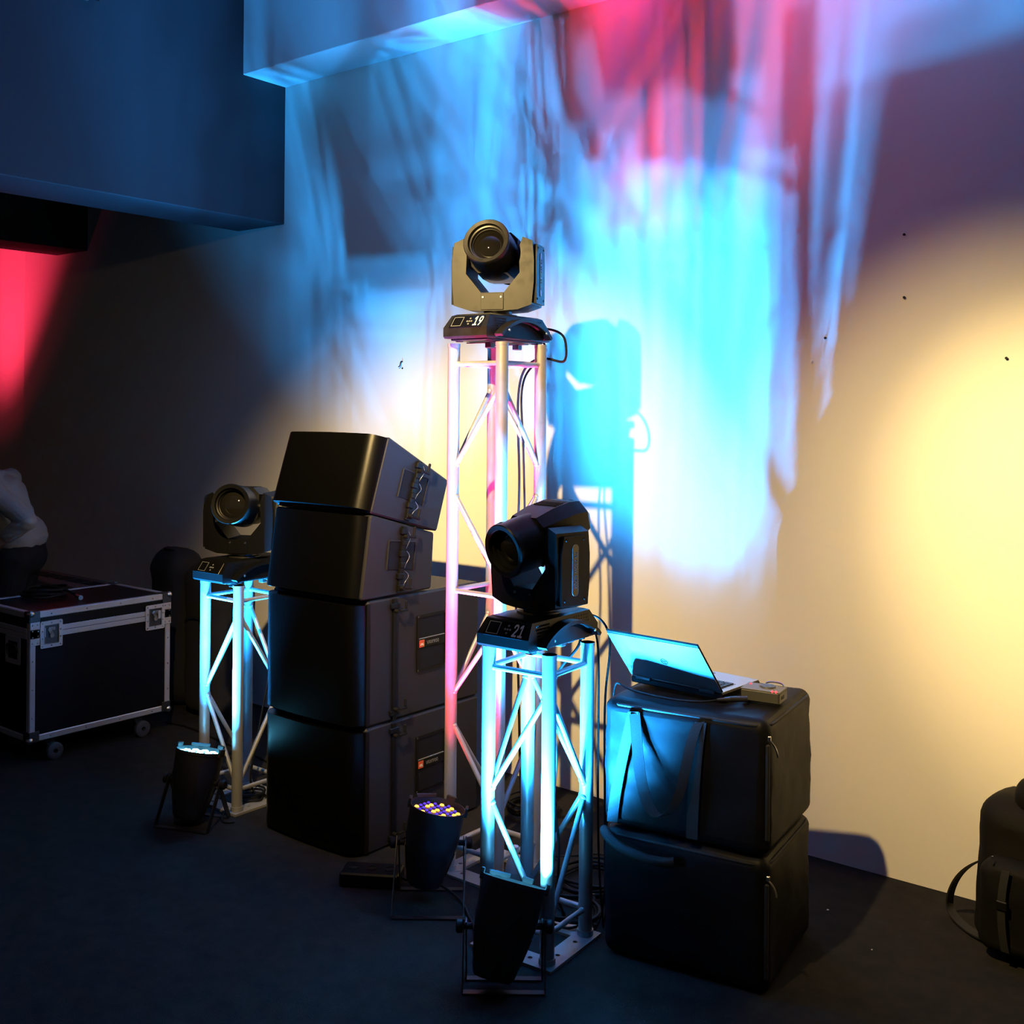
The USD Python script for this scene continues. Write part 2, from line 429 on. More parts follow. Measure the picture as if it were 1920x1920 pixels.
    out = [(-0.100, 0.004), (-0.155, 0.022), (-0.163, 0.110), (-0.163, 0.190), (-0.156, 0.262), (-0.118, 0.278), (-0.104, 0.240), (-0.107, 0.143), (-0.046, 0.070),
           (0.046, 0.070), (0.107, 0.143), (0.104, 0.240), (0.118, 0.278), (0.156, 0.262), (0.163, 0.190), (0.163, 0.110), (0.155, 0.022), (0.100, 0.004), (0.04, 0.0), (-0.04, 0.0)]
    ym = prism(Polygon(out), 0.148, 'y')
    yk = obj('yoke', y_(ym), body, t, smooth=20)
    obj('yoke_plate', y_(bx((0.090, 0.004, 0.064), (0, -0.0755, 0.036), 0.001)), body, yk)
    obj('yoke_plate', y_(bx((0.090, 0.004, 0.064), (0, 0.0755, 0.036), 0.001)), body, yk)
    for sx in (-1, 1):                                        # outer arm covers
        cov = [(-0.060, 0.028), (-0.062, 0.19), (-0.050, 0.252), (0.050, 0.252), (0.062, 0.19), (0.060, 0.028)]
        obj('arm_cover', y_(mv(prism(Polygon(cov), 0.012, 'x'), t=(sx * 0.164, 0, 0))), 'black_plastic', yk, smooth=20)
        pill = Polygon([(0.0, 0.075), (0.0, 0.225)]).buffer(0.011) if False else sbox(-0.0005, 0.070, 0.0005, 0.212).buffer(0.0115, 8)
        if strip:
            obj('side_badge', y_(mv(prism(pill.buffer(0.001), 0.003, 'x'), t=(sx * 0.1705, 0, 0))), 'blue_strip', yk, label='blue oval badge with dark lettering')
            tx = 'black_plastic'
        else:
            obj('side_badge', y_(mv(prism(pill, 0.002, 'x'), t=(sx * 0.1705, 0, 0))), 'black_gloss', yk)
            obj('badge_rim', y_(mv(prism(pill.buffer(0.0018).difference(pill), 0.003, 'x'), t=(sx * 0.1705, 0, 0))), 'grey_print', yk)
            tx = 'grey_print'
        tm_ = text('7R 230W BEAM', 0.0115, 0.0008, True)
        obj('badge_lettering', y_(on(tm_, (sx * 0.1722, 0, 0.141), (0, 0, -1), (0, sx, 0))), tx, yk)
        for yy, zz in ((-0.045, 0.045), (0.045, 0.045), (-0.04, 0.240), (0.04, 0.240)):
            obj('screw', y_(mv(lathe([(0, 0), (0.005, 0), (0.004, 0.002), (0, 0.002)], 10), basis((sx, 0, 0), (0, 1, 0), (sx * 0.170, yy, zz)))), 'black_rubber', yk)
    for xx in (-0.036, 0.036):
        obj('screw', y_(mv(lathe([(0, 0), (0.0055, 0), (0.004, 0.003), (0, 0.003)], 10), basis((0, -1, 0), (1, 0, 0), (xx, -0.0775, 0.052)))), 'steel', yk)
    # ---- head: local axis +z = lens direction, then turned to -y and tilted
    HZ = hz
    Hm = R @ trimesh.transformations.translation_matrix([0, 0, Z0 + HZ]) @ rotx(-tilt) @ rotx(90)
    def h_(m): return mv(m, Hm)
    # in this frame: x across, y = up, z = towards the lens
    prof = [(0.0, -0.03), (0.080, -0.03), (0.090, 0.0), (0.0915, 0.05), (0.0905, 0.100), (0.0865, 0.150), (0.0865, 0.158)]
    barrel = lathe(prof + [(0.070, 0.158), (0.070, 0.120), (0.0, 0.118)], 56)
    hd = obj('head', h_(barrel), 'black_plastic', t, smooth=35)
    ring = lathe([(0.0865, 0.146), (0.0895, 0.148), (0.0895, 0.164), (0.0865, 0.168), (0.0720, 0.166), (0.0700, 0.158), (0.0700, 0.140), (0.0735, 0.138), (0.0865, 0.146)], 64)
    obj('lens_ring', h_(ring), body, hd, smooth=35)
    inner = lathe([(0.0700, 0.152), (0.0640, 0.150), (0.0640, 0.138), (0.0600, 0.136), (0.0600, 0.122), (0.0690, 0.122), (0.0700, 0.152)], 64)
    obj('lens_bezel', h_(inner), 'dark_metal' if strip else 'black_plastic', hd, smooth=35)
    rr = np.linspace(0, 0.0605, 14); dome_ = [(r_, 0.128 + 0.020 * (1 - (r_ / 0.0605) ** 2)) for r_ in rr]
    lens = lathe(dome_[::-1] if False else dome_, 48)
    if lens.face_normals[:, 2].mean() < 0: lens.invert()
    obj('front_lens', h_(lens), 'lens_glass', hd, smooth=True)
    # rear housing: chunky faceted shell
    pts = []
    for z_, hx, y0, y1, ch in ((0.055, 0.088, -0.080, 0.086, 0.030), (-0.020, 0.0985, -0.072, 0.098, 0.036), (-0.100, 0.0985, -0.052, 0.100, 0.036), (-0.150, 0.092, -0.036, 0.090, 0.034), (-0.168, 0.080, -0.020, 0.072, 0.03)):
        for sx in (-1, 1):
            pts += [(sx * hx, y0 + ch, z_), (sx * (hx - ch), y0, z_), (sx * hx, y1 - ch, z_), (sx * (hx - ch), y1, z_)]
    rear = hull(pts)
    obj('rear_housing', h_(rear), 'black_plastic', hd, smooth=20)
    fins = [bx((0.11, 0.006, 0.004), (0, 0.0985 - 0.001 * (i > 3), -0.045 - 0.011 * i), 0.001) for i in range(6)]
    obj('cooling_vents', [h_(f_) for f_ in fins], 'black_rubber', hd)
    obj('rear_fan_cover', h_(mv(lathe([(0, -0.012), (0.055, -0.010), (0.060, 0), (0, 0.0)], 24), t=(0, 0.026, -0.168))), 'black_rubber', hd)
    obj('warning_label', h_(bx((0.001, 0.022, 0.030), (0.0992, 0.035, 0.02))), 'grey_print', hd)
    obj('tilt_hub', y_(cyl((-0.109, 0, HZ), (-0.090, 0, HZ), 0.040, 28)), 'dark_metal', yk, smooth=40)
    obj('tilt_hub', y_(cyl((0.109, 0, HZ), (0.090, 0, HZ), 0.040, 28)), 'dark_metal', yk, smooth=40)
    return t


moving_head((-2.682, -0.921, 2.040), 1, 22, 17, 'moving head stage light marked 19 on top of the tall truss', number='19', strip=True)
moving_head((-2.208, -1.269, 1.004), 1, -10, -12, 'moving head stage light marked 21 on the short truss in front', number='21', body='black_plastic', hz=0.232)
moving_head((-4.051, -1.059, 1.004), 1, 30, 10, 'dark moving head stage light on the truss beside the loudspeaker stack', body='black_plastic')


# ------------------------------------------------------------------ LED floor cans
def par_can(c, axis, pivot, label, kind, spread=(32, -28), power=1.0, half=27, field=37, fpow=2.0, blue=4.0):
    """c: centre of the face; axis: where it points; pivot: horizontal axis of its yoke brackets"""
    axis = np.asarray(axis, float); axis /= np.linalg.norm(axis)
    Bm = basis(axis, pivot, c)
    t = thing_m('led_par_can', label, 'stage light', np.eye(4))
    def p_(m): return mv(m, Bm)
    D = 0.27
    shell = lathe([(0.0, -D), (0.058, -D), (0.066, -D + 0.012), (0.088, -D + 0.11), (0.098, -0.10), (0.101, 0.0), (0.1035, 0.0), (0.1035, 0.012), (0.0985, 0.012), (0.0965, -0.004), (0.0, -0.004)], 44)
    hs = obj('housing', p_(shell), 'par_black', t, smooth=30)
    # filter clips and the handle on the rim
    for an in (0, 65, 180):
        ca, sa = math.cos(math.radians(an)), math.sin(math.radians(an))
        q = bx((0.012, 0.040, 0.034), (0.1045, 0, 0.012), 0.002); q.apply_transform(rotz(an)); obj('filter_clip', p_(q), 'par_black', t)
    q = bx((0.004, 0.070, 0.030), (0.070, 0, -0.12), 0.001)
    for k in range(10):
        q = bx((0.010, 0.003, 0.085), (0.083, 0, -0.175), 0.001); q.apply_transform(trimesh.transformations.rotation_matrix(0.22, [0, 1, 0], [0.083, 0, -0.175])); q.apply_transform(rotz(36 * k + 18)); obj('cooling_fin', p_(q), 'par_black', t)
    lip = bx((0.007, 0.085, 0.016), (0.096, 0, 0.018), 0.003); lip.apply_transform(rotz(122)); obj('rim_grip', p_(lip), 'par_black', t)
    # diodes
    spots = []
    if kind == 'cyan':
        for ring_r, n, ph in ((0.0, 1, 0), (0.041, 6, 0), (0.078, 12, 15)):
            for k in range(n):
                a = math.radians(ph + 360 * k / n); spots.append((ring_r * math.cos(a), ring_r * math.sin(a), 'led_cyan'))
        rad = 0.0165
    else:
        rad = 0.0095
        i = 0
        for r_ in range(-3, 4):
            for c_ in range(-3, 4):
                x, y = c_ * 0.0255 + (r_ % 2) * 0.0128, r_ * 0.0225
                if x * x + y * y > 0.083 ** 2: continue
                spots.append((x, y, 'led_amber' if (c_ + 2 * r_) % 3 == 0 else 'led_violet')); i += 1
    for x, y, mm in spots:
        rd = rad * (0.72 if mm == 'led_violet' else 1.0)
        l_ = lathe([(0, 0.006), (rd * 0.7, 0.0045), (rd, 0.0), (0, 0.0)], 14); l_.apply_translation((x, y, -0.003))
        obj('diode_lens', p_(l_), mm, t, smooth=40)
    lit = spots if kind == 'cyan' else [s for s in spots if s[2] == 'led_amber']
    if kind == 'cyan': lit = [s for i, s in enumerate(spots) if i == 0 or i % 2 == 1]
    if kind != 'cyan': lit = lit[::2] if blue > 1 else lit[::4]
    for x, y, mm in lit:
        p0 = (Bm @ np.array([x, y, 0.014, 1]))[:3]; p1 = (Bm @ np.array([x, y, 1.0, 1]))[:3]
        colr = CYAN if kind == 'cyan' else RED
        spot('led_beam', p0, p1, half, 1.0, power * 14 / len(lit), colr, 0.008)
        spot('led_beam', p0, p1, field, 1.0, power * fpow / len(lit), colr, 0.008)
    if kind != 'cyan':
        vi = [s for s in spots if s[2] == 'led_violet'][::6]
        for x, y, mm in vi:
            p0 = (Bm @ np.array([x, y, 0.014, 1]))[:3]; p1 = (Bm @ np.array([x, y, 1.0, 1]))[:3]
            spot('led_beam', p0, p1, half, 1.0, power * blue / len(vi), BLUE, 0.008)
    # scissor brackets
    P = np.asarray(pivot, float); P /= np.linalg.norm(P)
    body0 = (Bm @ np.array([0, 0, -0.12, 1]))[:3]
    side = np.cross([0, 0, 1.0], P)
    for k, sp in enumerate(spread):
        hgt = body0[2] - 0.004; dn = hgt; fw = math.tan(math.radians(sp)) * hgt
        ww = 0.118 + 0.008 * k
        a0, a1 = body0 - P * ww, body0 + P * ww
        f0, f1 = a0 - np.array([0, 0, dn]) + side * fw, a1 - np.array([0, 0, dn]) + side * fw
        top0, top1 = a0 + (a0 - f0) / np.linalg.norm(a0 - f0) * 0.02, a1 + (a1 - f1) / np.linalg.norm(a1 - f1) * 0.02
        wd = np.cross(P, (a0 - f0) / np.linalg.norm(a0 - f0))
        path = np.array([top0, f0 * 0.85 + a0 * 0.15, f0 * 0.97 + f1 * 0.03, f0 * 0.5 + f1 * 0.5, f1 * 0.97 + f0 * 0.03, f1 * 0.85 + a1 * 0.15, top1])
        obj('bracket', [ribbon(np.array([top0, f0]), wd, 0.024, 0.004), ribbon(np.array([f0, f1]), np.cross(P, [0, 0, 1.0]), 0.024, 0.004), ribbon(np.array([f1, top1]), wd, 0.024, 0.004)], 'par_black', t)
    for s_ in (-1, 1):
        obj('clamp_knob', mv(lathe([(0, -0.03), (0.010, -0.03), (0.010, 0.0), (0.020, 0.002), (0.021, 0.018), (0.016, 0.022), (0, 0.022)], 12), basis(P * s_, (0, 0, 1), body0 + P * s_ * 0.128)), 'black_rubber', t)
    return t


RT = np.array([0.7826, 0.6225, 0]); FW = np.array([-0.6225, 0.7826, 0])
par_can((-2.120, -1.505, 0.292), (-0.03, 0.42, 0.92), RT, 'black LED par can glowing cyan on the floor before the front truss', 'cyan', spread=(10, -16), power=E_LED['front'], half=40, field=47, fpow=1.5)
par_can((-3.985, -1.335, 0.292), (-0.01, 0.22, 0.97), (0.93, 0.37, 0), 'LED par can with bright cyan diodes by the truss near the flight case', 'cyan', spread=(26, -30), power=E_LED['left'], half=25, field=40, fpow=3.0)
par_can((-2.690, -1.235, 0.320), (0.11, 0.15, 1.0), RT, 'LED par can with amber and violet diodes at the tall truss', 'red', spread=(18, -40), power=E_LED['red'], half=23, field=40, fpow=0.9, blue=3.0)
par_can((-8.95, -0.85, 0.320), (0.22, 0.22, 0.93), (1, 0, 0), 'LED par can lighting the far wall red behind the person', 'red', spread=(18, -30), power=E_LED['far'], half=18, field=25, fpow=0.6, blue=0.3)

# ------------------------------------------------------------------ loudspeaker stack
SX0, SX1 = -3.735, -3.153                                      # left and right sides of the stack


def plan_grille(yf, depth, sag=0.016, r=0.03):
    """curved grille seen from above (x, y), its front bulging to -y"""
    n = 24; xs = np.linspace(SX0 + 0.004, SX1 - 0.004, n); xc = (SX0 + SX1) / 2; hw = (SX1 - SX0) / 2
    e = np.abs((xs - xc) / hw)
    ys = yf - sag * (1 - e ** 2) + 0.05 * np.clip((e - 0.80) / 0.20, 0, 1) ** 2.2
    return Polygon([(x, y) for x, y in zip(xs, ys)] + [(SX1 - 0.004, yf + depth), (SX0 + 0.004, yf + depth)])


def subwoofer(z0, label):
    t = thing('subwoofer', label, 'loudspeaker', (0, 0, z0), 0, 'two black subwoofers at the bottom of the stack')
    W = SX1 - SX0; xc = (SX0 + SX1) / 2; H = 0.506
    obj('cabinet', bx((W, 0.690, H), (xc, -0.805, H / 2 + 0.001), 0.010), 'cabinet_black', t)
    obj('grille', mv(prism(plan_grille(-1.205, 0.06), H - 0.028), t=(0, 0, 0.014)), 'grille_black', t, smooth=40)
    obj('side_channel', bx((0.006, 0.018, H - 0.02), (SX1 + 0.001, -1.145, H / 2), 0.001), 'black_plastic', t)
    obj('rigging_rail', [bx((0.010, 0.022, H - 0.012), (SX1 + 0.004, -1.000, H / 2), 0.001)] + [bx((0.014, 0.050, 0.020), (SX1 + 0.006, -1.000, zz), 0.002) for zz in (0.035, H - 0.035)], 'black_plastic', t)
    for zz in (0.050, H - 0.055):
        obj('rigging_pin', [cyl((SX1 + 0.004, -1.000, zz), (SX1 + 0.030, -1.000, zz), 0.008, 12), bx((0.010, 0.040, 0.010), (SX1 + 0.026, -0.965, zz), 0.002), bx((0.010, 0.012, 0.034), (SX1 + 0.026, -0.955, zz + 0.022), 0.003)], 'black_rubber', t)
    # handle cup with the maker's plate across it
    cup = sbox(-0.855, 0.185, -0.695, 0.400)
    fr = cup.buffer(0.010, join_style=2).difference(cup)
    hc = obj('handle_cup', mv(prism(fr, 0.006, 'x'), t=(SX1 + 0.003, 0, 0)), 'black_plastic', t)
    obj('cup_hollow', mv(prism(cup, 0.002, 'x'), t=(SX1 + 0.0015, 0, 0)), 'black_rubber', hc)
    obj('maker_plate', bx((0.004, 0.160, 0.036), (SX1 + 0.004, -0.775, 0.292), 0.001), 'black_plastic', hc)
    obj('plate_edge', bx((0.005, 0.160, 0.003), (SX1 + 0.004, -0.775, 0.312)), 'grey_print', hc)
    obj('logo_badge', bx((0.002, 0.030, 0.030), (SX1 + 0.0065, -0.838, 0.291)), 'red_print', hc, label='small red square logo badge')
    obj('logo_lettering', on(text('JBL', 0.009, 0.001, True), (SX1 + 0.0076, -0.838, 0.288), (0, 1, 0), (0, 0, 1)), 'white_print', hc)
    obj('logo_lettering', on(text('VRX900', 0.014, 0.001), (SX1 + 0.0062, -0.770, 0.291), (0, 1, 0), (0, 0, 1)), 'grey_print', hc)
    for yy in (-0.86, -0.69):
        for zz in (0.18, 0.405):
            obj('screw', mv(lathe([(0, 0), (0.005, 0), (0.004, 0.003), (0, 0.003)], 10), basis((1, 0, 0), (0, 1, 0), (SX1 + 0.005, yy, zz))), 'dark_metal', t)
    return t


subwoofer(0.0, 'bottom black subwoofer standing on the carpet under the loudspeaker stack')
subwoofer(0.508, 'second black subwoofer up, with a red logo badge in its handle cup')


def line_array(prof, front, label):
    """prof: side outline (y, z) front-bottom, front-top, back-top, back-bottom; front: distance that the grille stands proud"""
    t = thing('array_loudspeaker', label, 'loudspeaker', (0, 0, 0), 0, 'two wedge loudspeakers on top of the stack')
    fb, ft, bt, bb = [np.array(p, float) for p in prof]
    W = SX1 - SX0; xc = (SX0 + SX1) / 2
    pg = Polygon([fb, ft, bt, bb]).buffer(-0.012).buffer(0.012, 6)
    cab = prism(pg, W - 0.012, 'x'); cab2 = prism(pg.buffer(-0.006), W, 'x')
    obj('cabinet', mv(trimesh.convex.convex_hull(np.vstack([cab.vertices, cab2.vertices])), t=(xc, 0, 0)), 'cabinet_black', t, smooth=20)
    # curved front grille, following the lean of the front
    u = ft - fb; L = np.linalg.norm(u); u = u / L; n = np.array([-u[1], u[0]])
    if n[0] > 0: n = -n
    pl = plan_grille(0.0, 0.060, 0.014); g = prism(pl, L - 0.016)
    V = g.vertices.copy(); out = V[:, 1] - front
    yz = fb[None] + u[None] * (V[:, 2:3] + 0.008) - n[None] * out[:, None]
    g.vertices = np.c_[V[:, 0], yz]
    obj('grille', g, 'grille_black', t, smooth=40)
    c = (fb + ft + bt + bb) / 4; d = bt - ft; d /= np.linalg.norm(d)
    mid = (fb + bb) * 0.5; top = (ft + bt) * 0.5; v = top - mid; lv = np.linalg.norm(v); v /= lv
    def s_(y, z, x=0.0): p = mid + v * z + np.array([v[1], -v[0]]) * y; return np.array([SX1 + x, p[0], p[1]])
    def blk(y, z, sx, sy, sz, x=0.0, b=0.001):
        m = bx((sx, sy, sz), b=b); q = np.eye(4); q[:3, 1] = (0, v[1], -v[0]); q[:3, 2] = (0, *v); q[:3, 3] = s_(y, z, x); m.apply_transform(q); return m
    for k, yy in enumerate((-0.042, 0.042)):
        obj('handle_cup', [blk(yy, lv * 0.55, 0.003, 0.062, 0.115, 0.0015)], 'black_rubber', t)
        obj('cup_lip', [blk(yy + 0.036 * (1 if k else -1), lv * 0.55, 0.007, 0.006, 0.120, 0.002), blk(yy, lv * 0.55 + 0.060, 0.007, 0.066, 0.006, 0.002)], 'cabinet_black', t)
    obj('rigging_rail', [blk(0, lv / 2, 0.014, 0.024, lv - 0.02, 0.006, 0.002)] + [blk(0.004 * (-1) ** i, zz, 0.020, 0.034, 0.024, 0.008, 0.003) for i, zz in enumerate(np.linspace(0.03, lv - 0.03, 6))], 'black_plastic', t)
    for zz in (0.030, lv - 0.05):
        obj('rigging_pin', [cyl(s_(0, zz), s_(0, zz, 0.034), 0.008, 12), blk(0.028, zz, 0.010, 0.050, 0.012, 0.028, 0.003), blk(0.040, zz + 0.022, 0.010, 0.012, 0.040, 0.028, 0.003)], 'black_rubber', t)
    for k in range(3):
        z1 = lv * (0.90 - 0.28 * k); z2 = z1 - lv * 0.24
        pth = spline([s_(0.012, z1, 0.020), s_(0.020 + 0.004 * k, z1 - 0.02, 0.026), s_(0.016, (z1 + z2) / 2, 0.028), s_(0.008, z2, 0.020)], 26)
        obj('pin_lanyard', tube(pth, 0.0011, 6), 'steel', t, smooth=60)
    return t


line_array(((-1.185, 1.020), (-1.135, 1.360), (-0.760, 1.258), (-0.775, 1.022)), 0.030, 'lower wedge loudspeaker of the stack, resting on the subwoofers')
line_array(((-1.138, 1.366), (-1.040, 1.672), (-0.672, 1.476), (-0.742, 1.262)), 0.052, 'topmost wedge loudspeaker, tipped backwards on the stack')

# ------------------------------------------------------------------ flight case
CX0, CX1, CY0, CY1, CZ0, CZ1 = -5.745, -5.200, -1.460, -0.660, 0.120, 0.762
fc = thing('flight_case', 'black flight case with aluminium edges and butterfly latches on casters', 'flight case')
ccx, ccy = (CX0 + CX1) / 2, (CY0 + CY1) / 2
LIDZ = 0.655
obj('body', bx((CX1 - CX0 - 0.012, CY1 - CY0 - 0.012, LIDZ - CZ0 - 0.006), (ccx, ccy, (LIDZ + CZ0) / 2), 0.002), 'laminate_black', fc)
obj('lid', bx((CX1 - CX0 - 0.012, CY1 - CY0 - 0.012, CZ1 - LIDZ - 0.008), (ccx, ccy, (CZ1 + LIDZ) / 2), 0.002), 'laminate_black', fc)
ew = 0.032
def edge(p, q):
    p, q = np.array(p, float), np.array(q, float); ax = int(np.argmax(np.abs(q - p))); s = np.full(3, ew); s[ax] = abs(q - p)[ax] - 0.03
    c = (p + q) / 2; inw = np.array([ccx, ccy, (CZ0 + CZ1) / 2]) - c; inw[ax] = 0
    return bx(s, c + np.sign(inw) * (ew / 2), 0.004)
cor = [(x, y, z) for x in (CX0, CX1) for y in (CY0, CY1) for z in (CZ0, CZ1)]
for i in range(8):
    for j in range(i + 1, 8):
        if sum(a != b for a, b in zip(cor[i], cor[j])) == 1: obj('edge_trim', edge(cor[i], cor[j]), 'case_aluminium', fc)
for z_ in (LIDZ - 0.014, LIDZ + 0.014):
    obj('lid_trim', bx((0.006, CY1 - CY0 - 0.06, 0.026), (CX1 + 0.000, ccy, z_), 0.002), 'case_aluminium', fc)
    obj('lid_trim', bx((CX1 - CX0 - 0.06, 0.006, 0.026), (ccx, CY0 - 0.000, z_), 0.002), 'case_aluminium', fc)
for x, y, z in cor:
    s_ = np.sign(np.array([x - ccx, y - ccy, z - 0.44]))
    q = np.array([x, y, z])
    pl = [bx((0.004, 0.052, 0.052), q + s_ * (0.001, -0.026, -0.026), 0.001), bx((0.052, 0.004, 0.052), q + s_ * (-0.026, 0.001, -0.026), 0.001), bx((0.052, 0.052, 0.004), q + s_ * (-0.026, -0.026, 0.001), 0.001)]
    cb = obj('corner_plate', pl, 'dark_metal', fc)
    obj('ball_corner', mv(trimesh.creation.icosphere(2, 0.019), t=q - s_ * 0.008), 'steel', cb, smooth=60)
for y in (CY0, CY1):
    sy = 1 if y == CY0 else -1
    obj('brace_plate', [bx((0.004, 0.050, 0.115), (CX1 + 0.003, y + sy * 0.025, LIDZ), 0.001), bx((0.004, 0.080, 0.045), (CX1 + 0.003, y + sy * 0.040, LIDZ), 0.001)], 'case_aluminium', fc)
rv = []
for f in np.linspace(0.14, 0.86, 4):
    for z in (CZ0 + 0.016, CZ1 - 0.016): rv.append((CX1 + 0.0005, CY0 + f * (CY1 - CY0), z))
for z in (0.24, 0.38, 0.52):
    for y in (CY0 + 0.016, CY1 - 0.016): rv.append((CX1 + 0.0005, y, z))
for y in (CY0, CY1):
    sy = 1 if y == CY0 else -1
    for dy, dz in ((0.012, 0.045), (0.038, 0.045), (0.012, 0.015), (0.04, 0.012), (0.012, -0.015), (0.04, -0.012), (0.012, -0.045), (0.038, -0.045)): rv.append((CX1 + 0.0045, y + sy * dy, LIDZ + dz))
rvm = [mv(lathe([(0, 0), (0.0045, 0), (0.003, 0.003), (0, 0.0035)], 10), basis((1, 0, 0), (0, 1, 0), p)) for p in rv]
obj('rivets', rvm, 'steel', fc, kind='stuff')


def dish(y, z, w, h, nm, butterfly=True):
    o = sbox(-w / 2, -h / 2, w / 2, h / 2).buffer(0.008, 6); i = sbox(-w / 2 + 0.014, -h / 2 + 0.014, w / 2 - 0.014, h / 2 - 0.014)
    d = obj(nm, mv(prism(o.difference(i), 0.005, 'x'), t=(CX1 + 0.0045, y, z)), 'case_aluminium', fc)
    obj('dish_well', mv(prism(i, 0.002, 'x'), t=(CX1 + 0.003, y, z)), 'dark_metal', d)
    obj('dish_rim', mv(prism(i.buffer(0.003).difference(i), 0.009, 'x'), t=(CX1 + 0.005, y, z)), 'steel', d)
    obj('wing_latch', [mv(bx((0.006, 0.018, 0.050), b=0.002), trimesh.transformations.rotation_matrix(0.5, [1, 0, 0]), t=(CX1 + 0.010, y - 0.004, z + 0.006)), bx((0.006, 0.036, 0.016), (CX1 + 0.008, y, z + 0.026), 0.002), cyl((CX1 + 0.003, y, z - 0.008), (CX1 + 0.014, y, z - 0.008), 0.011, 14)], 'steel', d)
    obj('dish_rivets', [mv(lathe([(0, 0), (0.0045, 0), (0.003, 0.003), (0, 0.0035)], 10), basis((1, 0, 0), (0, 1, 0), (CX1 + 0.007, y + a, z + b))) for a in (-w / 2 + 0.003, 0, w / 2 - 0.003) for b in (-h / 2 + 0.003, h / 2 - 0.003)] +
        [mv(lathe([(0, 0), (0.0045, 0), (0.003, 0.003), (0, 0.0035)], 10), basis((1, 0, 0), (0, 1, 0), (CX1 + 0.007, y + a, z + b))) for a in (-w / 2 + 0.003, w / 2 - 0.003) for b in (-0.018, 0.018)], 'steel', d, kind='stuff')


dish(-1.350, 0.645, 0.100, 0.118, 'latch_dish')
dish(-0.760, 0.645, 0.100, 0.118, 'latch_dish')
# recessed spring handle on the side that faces away from the wall
hx = CX1 - 0.16; o = sbox(-0.065, -0.06, 0.065, 0.06).buffer(0.008, 6); i_ = sbox(-0.048, -0.044, 0.048, 0.044)
hd_ = obj('side_handle', mv(prism(o.difference(i_), 0.005, 'y'), t=(hx, CY0 - 0.002, 0.56)), 'case_aluminium', fc)
obj('handle_well', mv(prism(i_, 0.002, 'y'), t=(hx, CY0 - 0.001, 0.56)), 'black_plastic', hd_)
obj('handle_bail', tube(spline([(hx - 0.042, CY0 - 0.006, 0.535), (hx - 0.042, CY0 - 0.010, 0.585), (hx, CY0 - 0.012, 0.592), (hx + 0.042, CY0 - 0.010, 0.585), (hx + 0.042, CY0 - 0.006, 0.535)], 24), 0.005, 8), 'dark_metal', hd_, smooth=60)
for x in (CX0 + 0.10, CX1 - 0.06):
    for y in (CY0 + 0.13, CY1 - 0.17):
        cst = obj('caster', [bx((0.075, 0.085, 0.006), (x, y, CZ0 - 0.006), 0.001), hull([(x - 0.020, y - 0.028, CZ0 - 0.01), (x - 0.020, y + 0.028, CZ0 - 0.01), (x + 0.020, y - 0.028, CZ0 - 0.01), (x + 0.020, y + 0.028, CZ0 - 0.01), (x - 0.018, y + 0.028, 0.05), (x + 0.018, y + 0.028, 0.05), (x - 0.018, y + 0.008, 0.042), (x + 0.018, y + 0.008, 0.042)])], 'dark_metal', fc)
        wl = lathe([(0.012, -0.014), (0.036, -0.014), (0.043, -0.009), (0.043, 0.009), (0.036, 0.014), (0.012, 0.014), (0.012, -0.014)], 28)
        obj('wheel', mv(wl, basis((1, 0, 0), (0, 1, 0), (x + 0.026, y + 0.022, 0.0435))), 'wheel_grey', cst, smooth=40)

# coiled cable lying on the case
coil = []
for k in range(4):
    an = np.linspace(0, 2 * np.pi, 40); r0 = 0.085 + 0.010 * math.sin(k * 2.1)
    coil.append(np.c_[-5.60 + 0.012 * math.cos(k * 2) + r0 * np.cos(an + k), -1.17 + 0.015 * math.sin(k * 3) + r0 * 1.25 * np.sin(an + k), CZ1 + 0.012 + 0.011 * k + 0.004 * np.sin(3 * an)])
tail = spline([coil[-1][-1], (-5.50, -1.10, CZ1 + 0.035), (-5.455, -1.08, CZ1 + 0.018), (-5.42, -1.09, CZ1 + 0.014)], 14)
cc = thing('coiled_cable', 'black cable coiled on the flight case lid with a shiny plug', 'cable')
obj('cable', [tube(np.vstack(coil), 0.0075, 8), tube(tail, 0.0075, 8)], 'black_rubber', cc, smooth=60)
obj('plug', [cyl((-5.42, -1.09, CZ1 + 0.015), (-5.375, -1.10, CZ1 + 0.014), 0.010, 14), cyl((-5.375, -1.10, CZ1 + 0.014), (-5.350, -1.105, CZ1 + 0.014), 0.0125, 14)], 'steel', cc, smooth=40, label='shiny metal plug')

# ------------------------------------------------------------------ low ledge with vent slots along the wall
lg = thing('radiator_cover', 'low reddish cover with dark vent slots along the far wall', 'radiator cover')
obj('front_panel', bx((2.5, 0.020, 0.50), (-7.95, -0.250, 0.27), 0.003), 'red_panel', lg)
obj('top_panel', bx((2.52, 0.275, 0.022), (-7.95, -0.139, 0.560), 0.004), 'ledge_top', lg)
obj('front_rail', bx((2.52, 0.014, 0.022), (-7.95, -0.268, 0.535), 0.003), 'ledge_top', lg)
for k in range(11):
    obj('vent_slot', bx((0.150, 0.110, 0.003), (-8.75 + 0.185 * k, -0.125, 0.5715), 0.001), 'black_plastic', lg)


